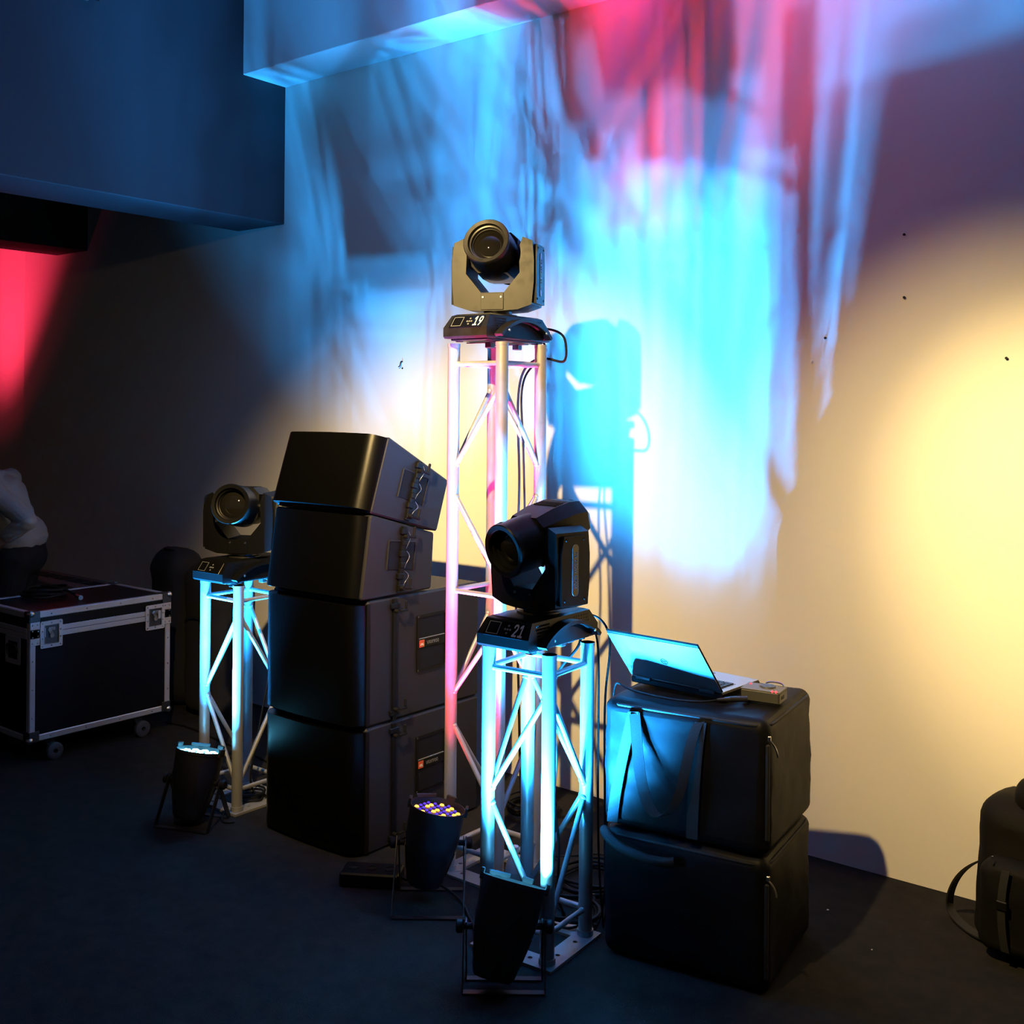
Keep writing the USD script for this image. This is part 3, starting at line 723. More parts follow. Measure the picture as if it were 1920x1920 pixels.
# ------------------------------------------------------------------ soft goods
def soft_box(sx, sy, sz, r=0.05, sub=0.03, amp=0.006, seed=1, freq=7.0, sag=0.0):
    m = m3.Manifold.hull_points(np.array([[a * (sx / 2 - r), b * (sy / 2 - r), r + c * (sz - 2 * r)] for a in (-1, 1) for b in (-1, 1) for c in (0, 1)])) if False else None
    sp = trimesh.creation.icosphere(2, r).vertices
    pts = np.vstack([sp + np.array([a * (sx / 2 - r), b * (sy / 2 - r), c]) for a in (-1, 1) for b in (-1, 1) for c in (r, sz - r)])
    h = trimesh.convex.convex_hull(pts)
    mm = m3.Manifold(m3.Mesh(np.asarray(h.vertices, np.float32), np.asarray(h.faces, np.uint32))).refine_to_length(sub)
    q = tm(mm); q.merge_vertices()
    v = q.vertices; nrm = q.vertex_normals
    n1 = meshkit.fbm(v * freq + seed * 3.7, 3, seed) - 0.5
    n2 = meshkit.fbm(v * np.array([freq * 0.6, freq * 0.6, freq * 3]) + seed * 9.1, 2, seed + 5) - 0.5
    q.vertices = v + nrm * ((n1 * 2 + n2 * 1.2) * amp)[:, None] + np.array([0, 0, 0])
    q.vertices[:, 2] = np.maximum(q.vertices[:, 2], 0.002)
    return q


def bag_case(z0, hgt, label, seed, straps):
    loc = (-1.760, -0.905, z0); rz = 8.0
    t = thing('equipment_bag', label, 'bag', loc, rz, 'two stacked padded equipment bags')
    w_, d_ = 0.560, 0.500
    obj('body', soft_box(w_, d_, hgt, 0.040, 0.028, 0.006, seed), 'bag_nylon', t, smooth=50)
    # piping round the top and the corner zip
    ring = []
    for an in np.linspace(0, 2 * np.pi, 80):
        c, s_ = math.cos(an), math.sin(an); k = 1 / max(abs(c) / (w_ / 2 - 0.006), abs(s_) / (d_ / 2 - 0.006)); rr = min(k, 0.338); ring.append((rr * c, rr * s_, hgt - 0.018))
    obj('piping', tube(np.array(ring), 0.0055, 7), 'webbing', t, smooth=60)
    zx, zy = w_ / 2 - 0.012, -d_ / 2 + 0.010
    obj('zip', [bx((0.012, 0.012, hgt * 0.7), (zx + 0.006, zy, hgt * 0.48), 0.003)], 'webbing', t)
    zp = obj('zip_pull', [bx((0.010, 0.010, 0.016), (zx + 0.012, zy - 0.006, hgt - 0.050), 0.002)], 'steel', t)
    obj('pull_tab', [tube(spline([(zx + 0.014, zy - 0.008, hgt - 0.055), (zx + 0.030, zy - 0.004, hgt - 0.075), (zx + 0.036, zy + 0.004, hgt - 0.105)], 10), [0.003] * 10, 6)], 'steel' if straps else 'box_label', zp)
    yf = -d_ / 2 - 0.007
    if straps:
        # two webbing bands sewn to the front and a slack carrying loop between them
        p = spline([(-0.165, yf, hgt - 0.03), (-0.185, yf - 0.004, hgt - 0.12), (-0.215, yf - 0.005, hgt - 0.26), (-0.235, yf - 0.003, 0.02)], 26)
        obj('strap', ribbon(p, (1, 0, 0.12), 0.038, 0.003), 'webbing', t, smooth=50)
        p = spline([(-0.160, yf - 0.002, hgt - 0.035), (-0.140, yf - 0.020, hgt - 0.15), (-0.105, yf - 0.040, hgt - 0.28), (-0.060, yf - 0.050, hgt - 0.330), (-0.010, yf - 0.048, hgt - 0.300), (0.030, yf - 0.030, hgt - 0.16), (0.060, yf - 0.003, hgt - 0.03)], 50)
        obj('carry_loop', ribbon(p, (1, 0.25, 0.3), 0.036, 0.003), 'webbing', t, smooth=50)
        p = spline([(0.065, yf, hgt - 0.03), (0.055, yf - 0.004, hgt - 0.12), (0.045, yf - 0.005, hgt - 0.26), (0.040, yf - 0.003, 0.02)], 26)
        obj('strap', ribbon(p, (1, 0, 0.05), 0.038, 0.003), 'webbing', t, smooth=50)
    else:
        p = spline([(-0.270, yf + 0.012, hgt - 0.010), (-0.22, yf - 0.025, hgt - 0.030), (-0.12, yf - 0.032, hgt - 0.055), (-0.02, yf - 0.004, hgt - 0.06)], 30)
        obj('grab_handle', tube(p, 0.016, 10), 'webbing', t, smooth=60)
    return t


bag_case(0.0, 0.415, 'lower padded black bag on the carpet under the laptop bag', 3, False)
bag_case(0.421, 0.419, 'upper padded black bag with webbing straps, carrying the laptop', 8, True)

# ------------------------------------------------------------------ laptop (its lid turned to the camera)
BZ = 0.851
hl, hr = np.array([-2.010, -1.005, BZ]), np.array([-1.652, -1.025, BZ])
xd = (hr - hl) / np.linalg.norm(hr - hl); yd = np.cross([0, 0, 1.0], xd)   # yd: towards the wall = the keyboard side
lw = np.linalg.norm(hr - hl); ld = 0.245
Lm = np.eye(4); Lm[:3, 0], Lm[:3, 1], Lm[:3, 2], Lm[:3, 3] = xd, yd, (0, 0, 1), (hl + hr) / 2
lap = thing_m('laptop', 'open silver laptop on the padded bags, its lid lit cyan', 'laptop', np.eye(4))
def l_(m): return mv(m, Lm)
obj('base', l_(bx((lw, ld, 0.022), (0, ld / 2, 0.014), 0.004)), 'black_plastic', lap)
obj('deck', l_(bx((lw - 0.006, ld - 0.006, 0.003), (0, ld / 2, 0.0262), 0.001)), 'silver_deck', lap)
kb = obj('keyboard', l_(bx((lw - 0.05, 0.105, 0.002), (0, 0.075, 0.0278))), 'black_gloss', lap)
for r_ in range(5):
    nk = 14 if r_ < 4 else 9
    for k in range(nk):
        x0 = -(lw - 0.06) / 2 + (lw - 0.06) * (k + 0.5) / nk; wk = (lw - 0.06) / nk - 0.003
        obj('key', l_(bx((wk, 0.017, 0.003), (x0, 0.035 + 0.0205 * r_, 0.0300), 0.0008)), 'key_black', kb)
obj('touchpad', l_(bx((0.085, 0.048, 0.001), (-0.02, ld - 0.050, 0.0280))), 'box_grey', lap)
obj('rubber_foot', [l_(bx((0.02, 0.02, 0.004), (sx * (lw / 2 - 0.03), yy, 0.001))) for sx in (-1, 1) for yy in (0.03, ld - 0.03)], 'black_rubber', lap)
lean = np.array([0, -0.655, 0.755])                            # lid leans back towards the camera
Ld = np.eye(4); Ld[:3, 0] = (1, 0, 0); Ld[:3, 1] = lean; Ld[:3, 2] = np.cross((1, 0, 0), lean); Ld[:3, 3] = (0, 0.004, 0.026)
def d_(m): return mv(mv(m, Ld), Lm)
hgt = 0.235
lid = obj('lid', d_(bx((lw, hgt, 0.007), (0, hgt / 2, -0.0035), 0.003)), 'black_plastic', lap)
obj('lid_cover', d_(bx((lw - 0.004, hgt - 0.020, 0.0015), (0, hgt / 2 - 0.004, 0.0006 if Ld[1, 2] < 0 else -0.0076))), 'silver_lid', lid)
obj('screen', d_(bx((lw - 0.03, hgt - 0.05, 0.001), (0, hgt / 2, -0.0075 if Ld[1, 2] < 0 else 0.0005))), 'black_gloss', lid)
zf = 0.0016 if Ld[1, 2] < 0 else -0.0086
sgn = 1 if Ld[1, 2] < 0 else -1
lg_ = mv(prism(Point(0, 0).buffer(0.0135, 24).difference(Point(0, 0).buffer(0.0108, 24)), 0.0008), t=(0, 0, 0)); lt = text('hp', 0.0115, 0.0008, True)
q = np.diag([sgn, 1.0, sgn, 1.0])
obj('lid_logo', [d_(mv(mv(lg_, q), t=(0.005, hgt * 0.50, zf))), d_(mv(mv(lt, q), t=(0.005, hgt * 0.50, zf)))], 'black_rubber', lid, label='round logo in the middle of the lid')
for sx in (-1, 1):
    obj('hinge', l_(bx((0.060, 0.012, 0.012), (sx * (lw / 2 - 0.055), -0.002, 0.024), 0.003)), 'dark_metal', lap)

# ------------------------------------------------------------------ lighting interface box and its cable
dm = thing('interface_box', 'small metal interface box with red lights beside the laptop', 'interface box', (-1.560, -0.915, BZ), 8)
obj('case', bx((0.125, 0.090, 0.036), (0, 0, 0.019), 0.003), 'box_grey', dm)
obj('top_plate', bx((0.128, 0.088, 0.003), (0, 0, 0.0385), 0.001), 'box_label', dm)
obj('end_plate', bx((0.002, 0.078, 0.030), (0.0635, 0, 0.019)), 'box_label', dm)
obj('end_lettering', on(text('DMX', 0.010, 0.0006, True), (0.0648, -0.010, 0.019), (0, 1, 0), (0, 0, 1)), 'black_plastic', dm)
obj('dial', mv(lathe([(0, 0), (0.026, 0), (0.024, 0.005), (0, 0.006)], 28), t=(0.010, 0.010, 0.040)), 'box_grey', dm)
for x, y in ((-0.050, 0.020), (0.040, -0.041), (0.052, -0.041)):
    obj('indicator_light', mv(trimesh.creation.icosphere(1, 0.0042), t=(x, y, 0.0400)), 'led_red', dm)
obj('bail', tube(spline([(-0.005, 0.040, 0.040), (0.0, 0.047, 0.047), (0.045, 0.047, 0.047), (0.050, 0.040, 0.040)], 16), 0.003, 6), 'steel', dm)
xc_ = thing('signal_cable', 'black cable with a metal plug in front of the laptop corner', 'cable')
obj('connector', [cyl((-1.585, -0.985, BZ + 0.012), (-1.625, -1.025, BZ + 0.012), 0.0095, 14), cyl((-1.625, -1.025, BZ + 0.012), (-1.655, -1.055, BZ + 0.011), 0.0085, 14, 0.005)], 'dark_metal', xc_, smooth=40)
obj('cable', tube(spline([(-1.655, -1.055, BZ + 0.011), (-1.70, -1.095, BZ + 0.006), (-1.78, -1.125, BZ + 0.006), (-1.90, -1.120, BZ + 0.006), (-1.985, -1.09, BZ + 0.008), (-2.035, -1.06, BZ + 0.002), (-2.062, -1.04, 0.72), (-2.070, -1.05, 0.45), (-2.072, -1.06, 0.20), (-2.085, -1.09, 0.02), (-2.16, -1.16, 0.006)], 90), 0.0034, 7), 'black_rubber', xc_, smooth=60)

# ------------------------------------------------------------------ backpack by the wall
bp = thing('backpack', 'dark backpack slumped on the carpet against the wall', 'backpack', (-0.86, -0.27, 0), -6)
b1 = soft_box(0.42, 0.26, 0.50, 0.09, 0.03, 0.010, 21, 6.0); v = b1.vertices; v[:, 1] += 0.10 * (v[:, 2] / 0.5) ** 1.3 * 0.6; b1.vertices = v
obj('body', b1, 'backpack_cloth', bp, smooth=50)
b2 = soft_box(0.33, 0.12, 0.30, 0.05, 0.025, 0.008, 22, 8.0); b2.apply_translation((0.01, -0.135, 0.03)); obj('front_pocket', b2, 'backpack_cloth', bp, smooth=50)
b3 = soft_box(0.30, 0.20, 0.16, 0.07, 0.025, 0.007, 23, 8.0); b3.apply_translation((0.05, 0.05, 0.415)); obj('top_flap', b3, 'backpack_cloth', bp, smooth=50)
obj('side_strap', ribbon(spline([(-0.13, -0.05, 0.30), (-0.23, -0.03, 0.235), (-0.315, 0.03, 0.12), (-0.335, 0.05, 0.035), (-0.29, 0.01, 0.014), (-0.20, -0.05, 0.014), (-0.13, -0.08, 0.03)], 48), (0.3, 1, 0.1), 0.035, 0.006), 'webbing', bp, smooth=50)
obj('front_strap', ribbon(spline([(-0.05, -0.205, 0.32), (-0.06, -0.215, 0.2), (-0.05, -0.205, 0.06)], 20), (1, 0, 0), 0.025, 0.004), 'webbing', bp)
obj('buckle', bx((0.035, 0.010, 0.030), (-0.058, -0.218, 0.21), 0.003), 'black_plastic', bp)
for x, z in ((-0.10, 0.335), (0.04, 0.345)):
    obj('zip_pull', mv(bx((0.006, 0.004, 0.026), b=0.001), rotz(20), t=(x, -0.185, z)), 'steel', bp)
obj('grab_loop', tube(spline([(0.0, 0.10, 0.555), (0.03, 0.10, 0.60), (0.10, 0.10, 0.60), (0.13, 0.10, 0.555)], 20), 0.009, 8), 'webbing', bp, smooth=60)

# ------------------------------------------------------------------ soft black bags behind the flight case
def hump(name, label, loc, sx, sy, sz, seed, r, top_shift=(0, 0)):
    t = thing(name, label, 'bag', loc, 0, 'two soft black bags behind the flight case')
    b = soft_box(sx, sy, sz, r, 0.035, 0.012, seed, 5.0); v = b.vertices; k = (v[:, 2] / sz) ** 2; v[:, 0] += top_shift[0] * k; v[:, 1] += top_shift[1] * k; b.vertices = v
    obj('body', b, 'dark_cloth', t, smooth=50)
    obj('carry_handle', ribbon(spline([(-0.06 + top_shift[0], top_shift[1] - 0.02, sz - 0.012), (-0.03 + top_shift[0], top_shift[1] - 0.06, sz + 0.006), (0.03 + top_shift[0], top_shift[1] - 0.06, sz + 0.006), (0.06 + top_shift[0], top_shift[1] - 0.02, sz - 0.012)], 18), (0, 1, 0.2), 0.03, 0.006), 'webbing', t)
    obj('zip', ribbon(spline([(-sx * 0.3, -sy / 2 - 0.004, sz * 0.62), (0, -sy / 2 - 0.010, sz * 0.66), (sx * 0.3, -sy / 2 - 0.004, sz * 0.62)], 20), (0, 0, 1), 0.016, 0.004), 'webbing', t)
    return t
hump('soft_bag', 'tall rounded black bag rising behind the flight case corner', (-5.68, -0.27, 0), 0.34, 0.26, 0.93, 31, 0.125, (-0.03, 0))
hump('soft_bag', 'lower slumped black bag between the flight case and the lit truss', (-5.300, -0.27, 0), 0.36, 0.30, 0.885, 33, 0.10, (0.0, 0))

# ------------------------------------------------------------------ small things on the floor
pb = thing('power_box', 'flat black power box on the carpet before the loudspeaker stack', 'power box', (-2.960, -1.300, 0), 32)
obj('case', bx((0.225, 0.110, 0.052), (0, 0, 0.028), 0.006), 'black_plastic', pb)
for x in (-0.07, 0, 0.07):
    obj('socket', mv(lathe([(0, 0), (0.020, 0), (0.020, 0.004), (0.016, 0.004), (0.016, 0.001), (0, 0.001)], 20), t=(x, 0, 0.0535)), 'black_rubber', pb)
obj('lead', tube(spline([(0.11, 0, 0.03), (0.16, 0.01, 0.012), (0.24, 0.08, 0.006), (0.36, 0.12, 0.006)], 30), 0.005, 7), 'black_rubber', pb, smooth=60)
bt = thing('water_bottle', 'plastic water bottle with a label standing between the trusses', 'bottle', (-2.425, -1.115, 0))
obj('bottle', lathe([(0, 0.001), (0.030, 0.001), (0.0335, 0.008), (0.0335, 0.06), (0.0315, 0.068), (0.0335, 0.076), (0.0335, 0.135), (0.027, 0.165), (0.014, 0.185), (0.0135, 0.200), (0, 0.200)], 32), 'bottle_plastic', bt, smooth=40)
obj('label_band', lathe([(0.0338, 0.080), (0.0341, 0.081), (0.0341, 0.130), (0.0338, 0.131), (0.0338, 0.080)], 32), 'bottle_label', bt, smooth=40)
obj('cap', lathe([(0, 0.218), (0.015, 0.217), (0.0155, 0.199), (0, 0.199)], 20), 'white_print', bt)


def cable(label, pts, r=0.0045, n=80, name='cable', plug=None):
    t = thing(name, label, 'cable')
    obj('lead', tube(spline(pts, n), r, 7), 'black_rubber', t, smooth=60)
    if plug is not None:
        p, q = np.array(plug[0], float), np.array(plug[1], float)
        obj('plug', [cyl(p, q, r * 2.1, 12), cyl(q, q + (q - p) * 0.5, r * 1.5, 12)], 'steel', t)
    return t


def coil_pts(c, r, turns, dz=0.006, seed=0, ph=0.0, squash=1.0):
    rng = np.random.default_rng(seed); o = []
    for k in np.linspace(0, turns * 2 * np.pi, int(turns * 11)):
        rr = r * (1 + 0.10 * math.sin(k * 1.3 + seed) + 0.05 * rng.standard_normal()); o.append((c[0] + rr * math.cos(k + ph), c[1] + squash * rr * math.sin(k + ph), c[2] + 0.006 + dz * k / 6.3 + 0.004 * abs(math.sin(k))))
    return o


# power leads of the top lamp: a loop behind its foot, then down inside the tower
cable('black power lead looping behind the lamp foot on the tall truss', [(-2.640, -0.722, 2.108), (-2.600, -0.690, 2.105), (-2.530, -0.705, 2.080), (-2.49, -0.735, 2.030), (-2.500, -0.735, 1.975), (-2.56, -0.76, 1.985), (-2.640, -0.79, 1.955), (-2.675, -0.80, 1.80), (-2.665, -0.80, 1.5), (-2.685, -0.79, 1.1), (-2.66, -0.80, 0.7), (-2.66, -0.78, 0.3), (-2.62, -0.72, 0.03), (-2.50, -0.60, 0.006), (-2.38, -0.55, 0.006)], 0.0048, 140)
cable('second black lead hanging down inside the tall truss', [(-2.690, -0.722, 2.108), (-2.645, -0.700, 2.07), (-2.60, -0.72, 2.01), (-2.645, -0.78, 1.93), (-2.64, -0.815, 1.72), (-2.625, -0.815, 1.4), (-2.61, -0.82, 1.0), (-2.62, -0.80, 0.55), (-2.60, -0.77, 0.2), (-2.55, -0.70, 0.012), (-2.42, -0.66, 0.006)], 0.0042, 120)
cable('cyan-lit lead hanging from the lamp foot inside the front truss', [(-2.235, -1.069, 1.060), (-2.19, -1.060, 1.03), (-2.170, -1.09, 0.97), (-2.205, -1.14, 0.90), (-2.225, -1.17, 0.78), (-2.20, -1.175, 0.60), (-2.215, -1.165, 0.45), (-2.19, -1.17, 0.30), (-2.205, -1.15, 0.12), (-2.23, -1.08, 0.02), (-2.31, -1.02, 0.006)], 0.0048, 110)
cable('thin lead from the front lamp foot down to the padded bags', [(-2.190, -1.069, 1.060), (-2.140, -1.030, 1.065), (-2.085, -1.035, 1.02), (-2.070, -1.05, 0.93), (-2.078, -1.055, 0.84), (-2.080, -1.06, 0.70), (-2.082, -1.05, 0.4), (-2.084, -1.04, 0.15), (-2.11, -1.00, 0.012), (-2.2, -0.96, 0.006)], 0.004, 100)
cable('black lead down the right leg of the front truss', [(-2.160, -1.069, 1.055), (-2.120, -1.07, 1.03), (-2.085, -1.095, 0.96), (-2.075, -1.105, 0.8), (-2.078, -1.10, 0.5), (-2.075, -1.09, 0.2), (-2.085, -1.05, 0.012), (-2.15, -0.97, 0.006)], 0.0038, 90)
cable('tangle of black leads on the carpet inside the front truss', coil_pts((-2.22, -1.06, 0), 0.10, 4.0, 0.010, 3), 0.0048, 260, plug=((-2.13, -1.10, 0.016), (-2.10, -1.125, 0.018)))
cable('tangle of black leads on the carpet behind the front truss', coil_pts((-2.30, -0.80, 0), 0.13, 5.0, 0.010, 5, 0.5), 0.0050, 300, plug=((-2.23, -0.90, 0.020), (-2.20, -0.94, 0.022)))
cable('black lead coiled on the carpet beside the padded bags', coil_pts((-2.14, -0.82, 0), 0.085, 3.0, 0.012, 9, 1.0), 0.0045, 200, plug=((-2.07, -0.86, 0.030), (-2.055, -0.90, 0.034)))
cable('small coil of cable on the carpet behind the tall truss', coil_pts((-2.93, -0.35, 0), 0.11, 4.0, 0.014, 11), 0.0055, 240)
cable('black lead from the left lamp down its truss to the carpet', [(-3.985, -0.859, 1.060), (-3.955, -0.84, 1.02), (-3.965, -0.88, 0.9), (-3.972, -0.93, 0.72), (-3.99, -0.985, 0.45), (-4.01, -1.02, 0.22), (-4.02, -1.03, 0.06), (-3.98, -1.0, 0.008), (-3.88, -0.95, 0.006)], 0.0048, 100)
cable('black lead running over the carpet from the case to the left truss', [(-5.35, -0.58, 0.006), (-5.1, -0.56, 0.006), (-4.8, -0.60, 0.006), (-4.5, -0.63, 0.006), (-4.25, -0.70, 0.006), (-4.05, -0.80, 0.006), (-3.9, -0.84, 0.006)], 0.006, 80)
cable('black lead coiled at the foot of the left truss', coil_pts((-4.02, -1.04, 0.0), 0.07, 3.0, 0.012, 14, 0.3), 0.005, 180)
cable('lead from the left par can to its truss', [(-4.09, -1.30, 0.07), (-4.07, -1.25, 0.03), (-4.03, -1.21, 0.006), (-3.98, -1.21, 0.006), (-3.90, -1.28, 0.006), (-3.84, -1.26, 0.006)], 0.005, 60)
cable('lead trailing from the amber par can over the carpet', [(-2.69, -1.24, 0.055), (-2.66, -1.20, 0.02), (-2.58, -1.22, 0.006), (-2.50, -1.28, 0.006), (-2.40, -1.36, 0.006), (-2.30, -1.47, 0.006), (-2.22, -1.50, 0.006)], 0.005, 70)

for p, a, lb in (((-1.544, -0.424), 25, 'scrap of white paper on the carpet near the padded bags'), ((-1.312, -0.609), 60, 'tiny pale crumb on the carpet farther from the padded bags')):
    k = 0.009 if a == 25 else 0.0055
    pp = hull([(0, 0, 0.0005), (k, 0.1 * k, 0.001), (0.9 * k, 0.7 * k, 0.002), (0.2 * k, 0.8 * k, 0.001), (0.5 * k, 0.4 * k, 0.0035), (0.1 * k, 0.5 * k, 0.003)])
    o_ = obj('paper_scrap', mv(pp, rz=a, t=(*p, 0)), 'paper'); tag(o_, lb, 'litter')

# nails and anchors left in the wall
def nail(p, label, hook=False, white=False, group=None):
    x, z = p; m = [cyl((x, 0.002, z), (x, -0.010, z), 0.0028, 8), cyl((x, -0.008, z), (x, -0.0105, z), 0.0050, 10)]
    if hook: m = [tube(spline([(x, 0.002, z + 0.004), (x, -0.014, z + 0.004), (x - 0.001, -0.018, z - 0.012), (x - 0.014, -0.018, z - 0.022)], 16), 0.0026, 6), cyl((x, 0.002, z - 0.03), (x, -0.004, z - 0.03), 0.004, 8)]
    o_ = obj('wall_nail', m, 'white_print' if white else 'black_rubber'); tag(o_, label, 'nail', group)
nail((-4.089, 2.031), 'bent hook in the white wall left of the tall truss', True)
nail((-1.797, 1.990), 'pale wall plug with a short wire right of the lamp shadow', False, True)
for q, lb in (((-1.43, 2.465), 'upper of two small dark nails, one above the other, in the warm wall'), ((-1.428, 2.225), 'lower of two small dark nails, one above the other, in the warm wall'), ((-1.74, 2.081), 'small dark nail just above the pale wall plug'),
              ((-0.985, 2.46), 'small dark nail highest at the right edge of the wall'), ((-1.06, 1.985), 'small dark nail inside the warm glow at the right edge')):
    nail(q, lb, group='dark nails in the right part of the wall')

# small dark fixture under the ceiling on the beam (mostly above the frame)
fx = thing('beam_fixture', 'small black fitting high on the deep ceiling beam', 'wall fitting', (-5.060, -1.28, 3.80))
obj('housing', hull([(0.0, -0.06, 0.02), (0.0, 0.06, 0.02), (0.05, -0.05, 0.0), (0.05, 0.05, 0.0), (0.07, -0.05, 0.06), (0.07, 0.05, 0.06), (0.0, -0.06, 0.16), (0.0, 0.06, 0.16), (0.06, 0.05, 0.15), (0.06, -0.05, 0.15)]), 'black_plastic', fx)
obj('bracket', bx((0.02, 0.03, 0.18), (0.006, 0, 0.09), 0.003), 'dark_metal', fx)


# ------------------------------------------------------------------ person behind the flight case
def bones(chain, n=20):
    """chain: list of ((p, r), (q, r)); one manifold of hulls of spheres"""
    parts = []
    for (p, r), (q, s_) in chain:
        a = m3.Manifold.sphere(r, n).translate(tuple(map(float, p))); b = m3.Manifold.sphere(s_, n).translate(tuple(map(float, q)))
        parts.append(m3.Manifold.batch_hull([a, b]))
    return parts


def fuse(parts, edge=0.018, it=14):
    u = m3.Manifold.batch_boolean(parts, m3.OpType.Add).refine_to_length(edge)
    q = tm(u); q.merge_vertices(); 
    ok = q.vertices.copy(); trimesh.smoothing.filter_taubin(q, 0.5, 0.53, it)
    far = np.linalg.norm(q.vertices - ok, axis=1) > 0.03; v = q.vertices.copy(); v[far] = ok[far]; q.vertices = v; return q


PF = -np.array([0.7826, 0.6225, 0]); PF = PF / np.linalg.norm(PF)          # the way the person faces
PLFT = np.cross([0, 0, 1.0], PF)                                           # their left, towards the room
PO = np.array([-6.335, -0.925, 0.0])
def B(f, l, z): return PO + PF * f + PLFT * l + np.array([0, 0, z * 0.965])


pelvis, waist, chest, neckb = B(0.0, 0, 0.96), B(0.02, 0, 1.08), B(0.11, 0, 1.29), B(0.20, 0, 1.43)
headc = B(0.30, 0, 1.56)
shL, shR = B(0.13, 0.185, 1.38), B(0.15, -0.185, 1.38)
elL, wrL = B(-0.150, 0.255, 1.165), B(0.0, 0.225, 1.045)
elR, wrR = B(0.40, -0.24, 1.14), B(0.58, -0.12, 1.02)
hipL, hipR = B(0.0, 0.09, 0.93), B(0.0, -0.09, 0.93)
knL, knR = B(0.06, 0.10, 0.50), B(0.10, -0.10, 0.50)
anL, anR = B(0.0, 0.11, 0.09), B(0.04, -0.11, 0.09)
body = []
body += bones([((pelvis, 0.115), (waist, 0.108)), ((waist, 0.108), (chest, 0.120)), ((B(0.11, 0.07, 1.29), 0.10), (B(0.11, -0.07, 1.29), 0.10)), ((B(0.0, 0.06, 0.96), 0.11), (B(0.0, -0.06, 0.96), 0.11)),
    ((chest, 0.115), (neckb, 0.060)), ((neckb, 0.055), (headc, 0.055)), ((shL, 0.058), (shR, 0.058)), ((headc, 0.078), (headc + PF * 0.03 + np.array([0, 0, -0.05]), 0.062)), ((headc + PF * 0.055 + np.array([0, 0, -0.085]), 0.030), (headc, 0.06))])
for sh, el, wr in ((shL, elL, wrL), (shR, elR, wrR)):
    body += bones([((sh, 0.050), (el, 0.038)), ((el, 0.038), (wr, 0.027))])
for hp, kn, an in ((hipL, knL, anL), (hipR, knR, anR)):
    body += bones([((hp, 0.085), (kn, 0.056)), ((kn, 0.056), (kn * 0.6 + an * 0.4 - PF * 0.015, 0.050)), ((kn * 0.6 + an * 0.4 - PF * 0.015, 0.050), (an, 0.036)), ((an, 0.036), (an + PF * 0.14 + np.array([0, 0, -0.055]), 0.028))])
# face: nose, brow, ears
body += bones([((headc + PF * 0.095 + np.array([0, 0, -0.015]), 0.012), (headc + PF * 0.080 + np.array([0, 0, 0.018]), 0.010))])
for s_ in (-1, 1):
    body += bones([((headc + PLFT * 0.078 * s_ + np.array([0, 0, 0.012]), 0.014), (headc + PLFT * 0.080 * s_ + np.array([0, 0, -0.020]), 0.010))])
# hands: palm, four fingers and a thumb, curled round the belt line / the thing in front
for wr, el, sgn_ in ((wrL, elL, 1), (wrR, elR, -1)):
    d = wr - el; d /= np.linalg.norm(d); sd = np.cross(d, [0, 0, 1.0]); sd /= np.linalg.norm(sd); dn = np.cross(d, sd) * -1
    if dn[2] > 0: dn = -dn
    k = wr + d * 0.085
    body += bones([((wr, 0.025), (k + sd * 0.026, 0.013)), ((wr, 0.025), (k - sd * 0.026, 0.013)), ((wr + d * 0.04 + sd * 0.02, 0.016), (wr + d * 0.04 - sd * 0.02, 0.016))])
    for i_, ln in enumerate((0.036, 0.042, 0.040, 0.032)):
        o0 = k + sd * (0.030 - 0.020 * i_); o1 = o0 + d * ln * 0.9 + dn * ln * 0.35; o2 = o1 + d * ln * 0.45 + dn * ln * 0.6; o3 = o2 + dn * ln * 0.5 - d * ln * 0.05
        body += bones([((o0, 0.0095), (o1, 0.0085)), ((o1, 0.0085), (o2, 0.008)), ((o2, 0.008), (o3, 0.007))], 12)
    t0 = wr + d * 0.03 + sd * 0.028; t1 = t0 + d * 0.035 + sd * 0.022 + dn * 0.012; t2 = t1 + d * 0.030 + dn * 0.010
    body += bones([((t0, 0.012), (t1, 0.010)), ((t1, 0.010), (t2, 0.008))], 12)
pr = thing('person', 'person in a white shirt and dark trousers stooping behind the flight case', 'person')
obj('body', fuse(body, 0.014, 8), 'skin', pr, smooth=60)
sh_ = bones([((pelvis + np.array([0, 0, 0.085]), 0.134), (waist, 0.124)), ((waist, 0.124), (chest, 0.134)), ((B(0.11, 0.075, 1.29), 0.110), (B(0.11, -0.075, 1.29), 0.110)), ((B(0.0, 0.058, 1.045), 0.130), (B(0.0, -0.058, 1.045), 0.130)), ((chest, 0.125), (B(0.185, 0, 1.405), 0.070)), ((shL, 0.068), (shR, 0.068)),
    ((B(0.12, 0.08, 1.30), 0.105), (B(0.04, 0.06, 1.06), 0.112)), ((B(0.12, -0.08, 1.30), 0.105), (B(0.04, -0.06, 1.06), 0.112))])
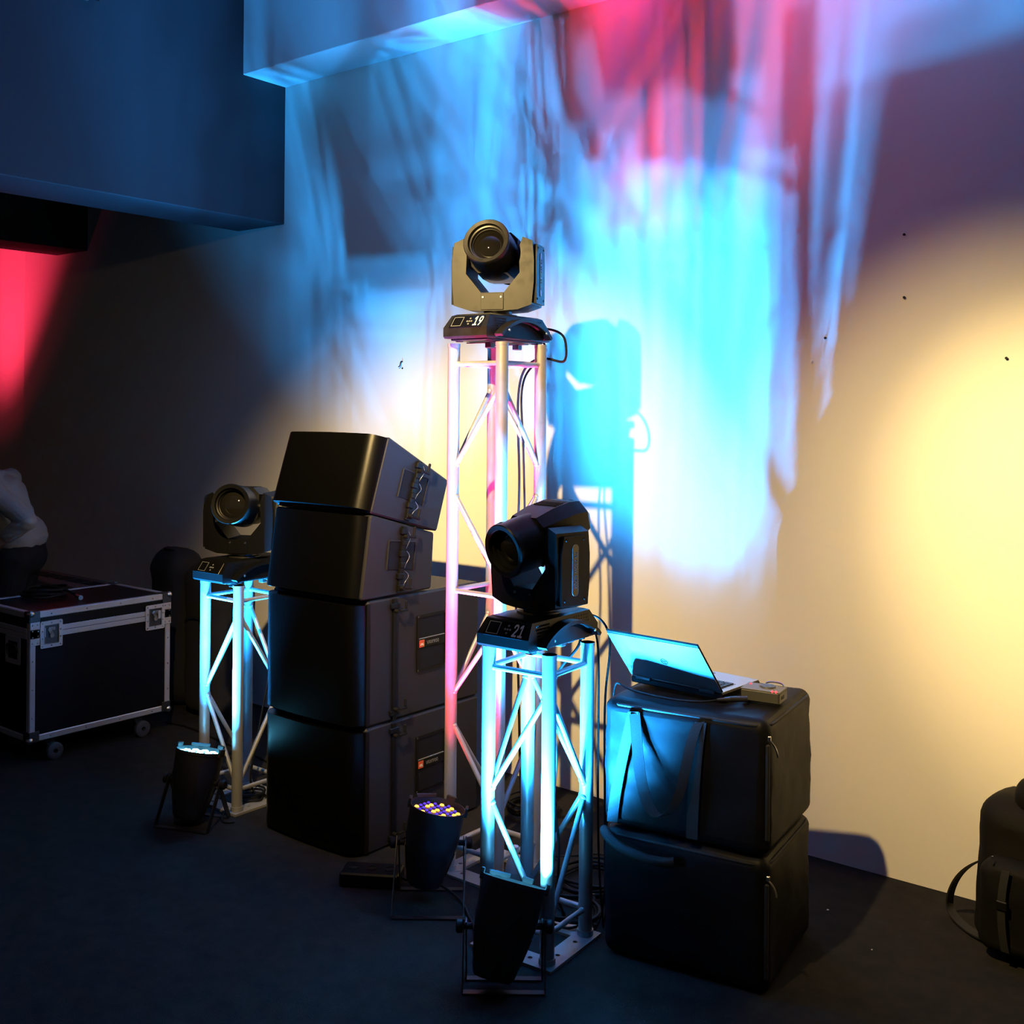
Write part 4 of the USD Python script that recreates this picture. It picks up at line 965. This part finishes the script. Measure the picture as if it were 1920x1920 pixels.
for sh, el, wr in ((shL, elL, wrL), (shR, elR, wrR)):
    sh_ += bones([((sh, 0.068), (el, 0.055)), ((el, 0.056), (el * 0.25 + wr * 0.75, 0.043))])
sm = fuse(sh_, 0.016, 10)
v = sm.vertices; sm.vertices = v + sm.vertex_normals * (((meshkit.fbm(v * np.array([14, 14, 30]), 3, 4) - 0.5) * 0.016)[:, None])
obj('shirt', sm, 'shirt_cloth', pr, smooth=60)
obj('collar', mv(trimesh.creation.torus(0.060, 0.014, 24, 10), basis(headc - neckb, PF, neckb + np.array([0, 0, -0.012]))), 'shirt_cloth', pr, smooth=60)
tr_ = bones([((B(0.0, 0.060, 0.985), 0.120), (B(0.0, -0.060, 0.985), 0.120)), ((B(0.0, 0.065, 0.92), 0.128), (B(0.0, -0.065, 0.92), 0.128))])
for hp, kn, an in ((hipL, knL, anL), (hipR, knR, anR)):
    tr_ += bones([((hp, 0.105), (kn, 0.078)), ((kn, 0.078), (an + np.array([0, 0, 0.03]), 0.064))])
obj('trousers', fuse(tr_, 0.02, 8), 'trouser_cloth', pr, smooth=60)
hs_ = fuse(bones([((headc + np.array([0, 0, 0.020]) - PF * 0.018, 0.086), (headc + np.array([0, 0, 0.028]) + PF * 0.012, 0.080)), ((headc - PF * 0.035 + np.array([0, 0, -0.03]), 0.066), (headc - PF * 0.02, 0.08))]), 0.012, 6)
obj('hair', hs_, 'hair', pr, smooth=60)
for an in (anL, anR):
    obj('shoe', fuse(bones([((an + np.array([0, 0, -0.045]), 0.044), (an + PF * 0.17 + np.array([0, 0, -0.055]), 0.034)), ((an + np.array([0, 0, -0.02]), 0.045), (an + PF * 0.06 + np.array([0, 0, -0.04]), 0.040))]), 0.012, 6), 'black_rubber', pr, smooth=60)
for s_ in (-1, 1):
    obj('eye', mv(trimesh.creation.icosphere(2, 0.0115), t=headc + PF * 0.070 + PLFT * 0.030 * s_ + np.array([0, 0, 0.008])), 'white_print', pr)
obj('mouth', mv(bx((0.045, 0.004, 0.007), b=0.002), basis((0, 0, 1), PLFT, headc + PF * 0.083 + np.array([0, 0, -0.055]))), 'red_panel', pr)
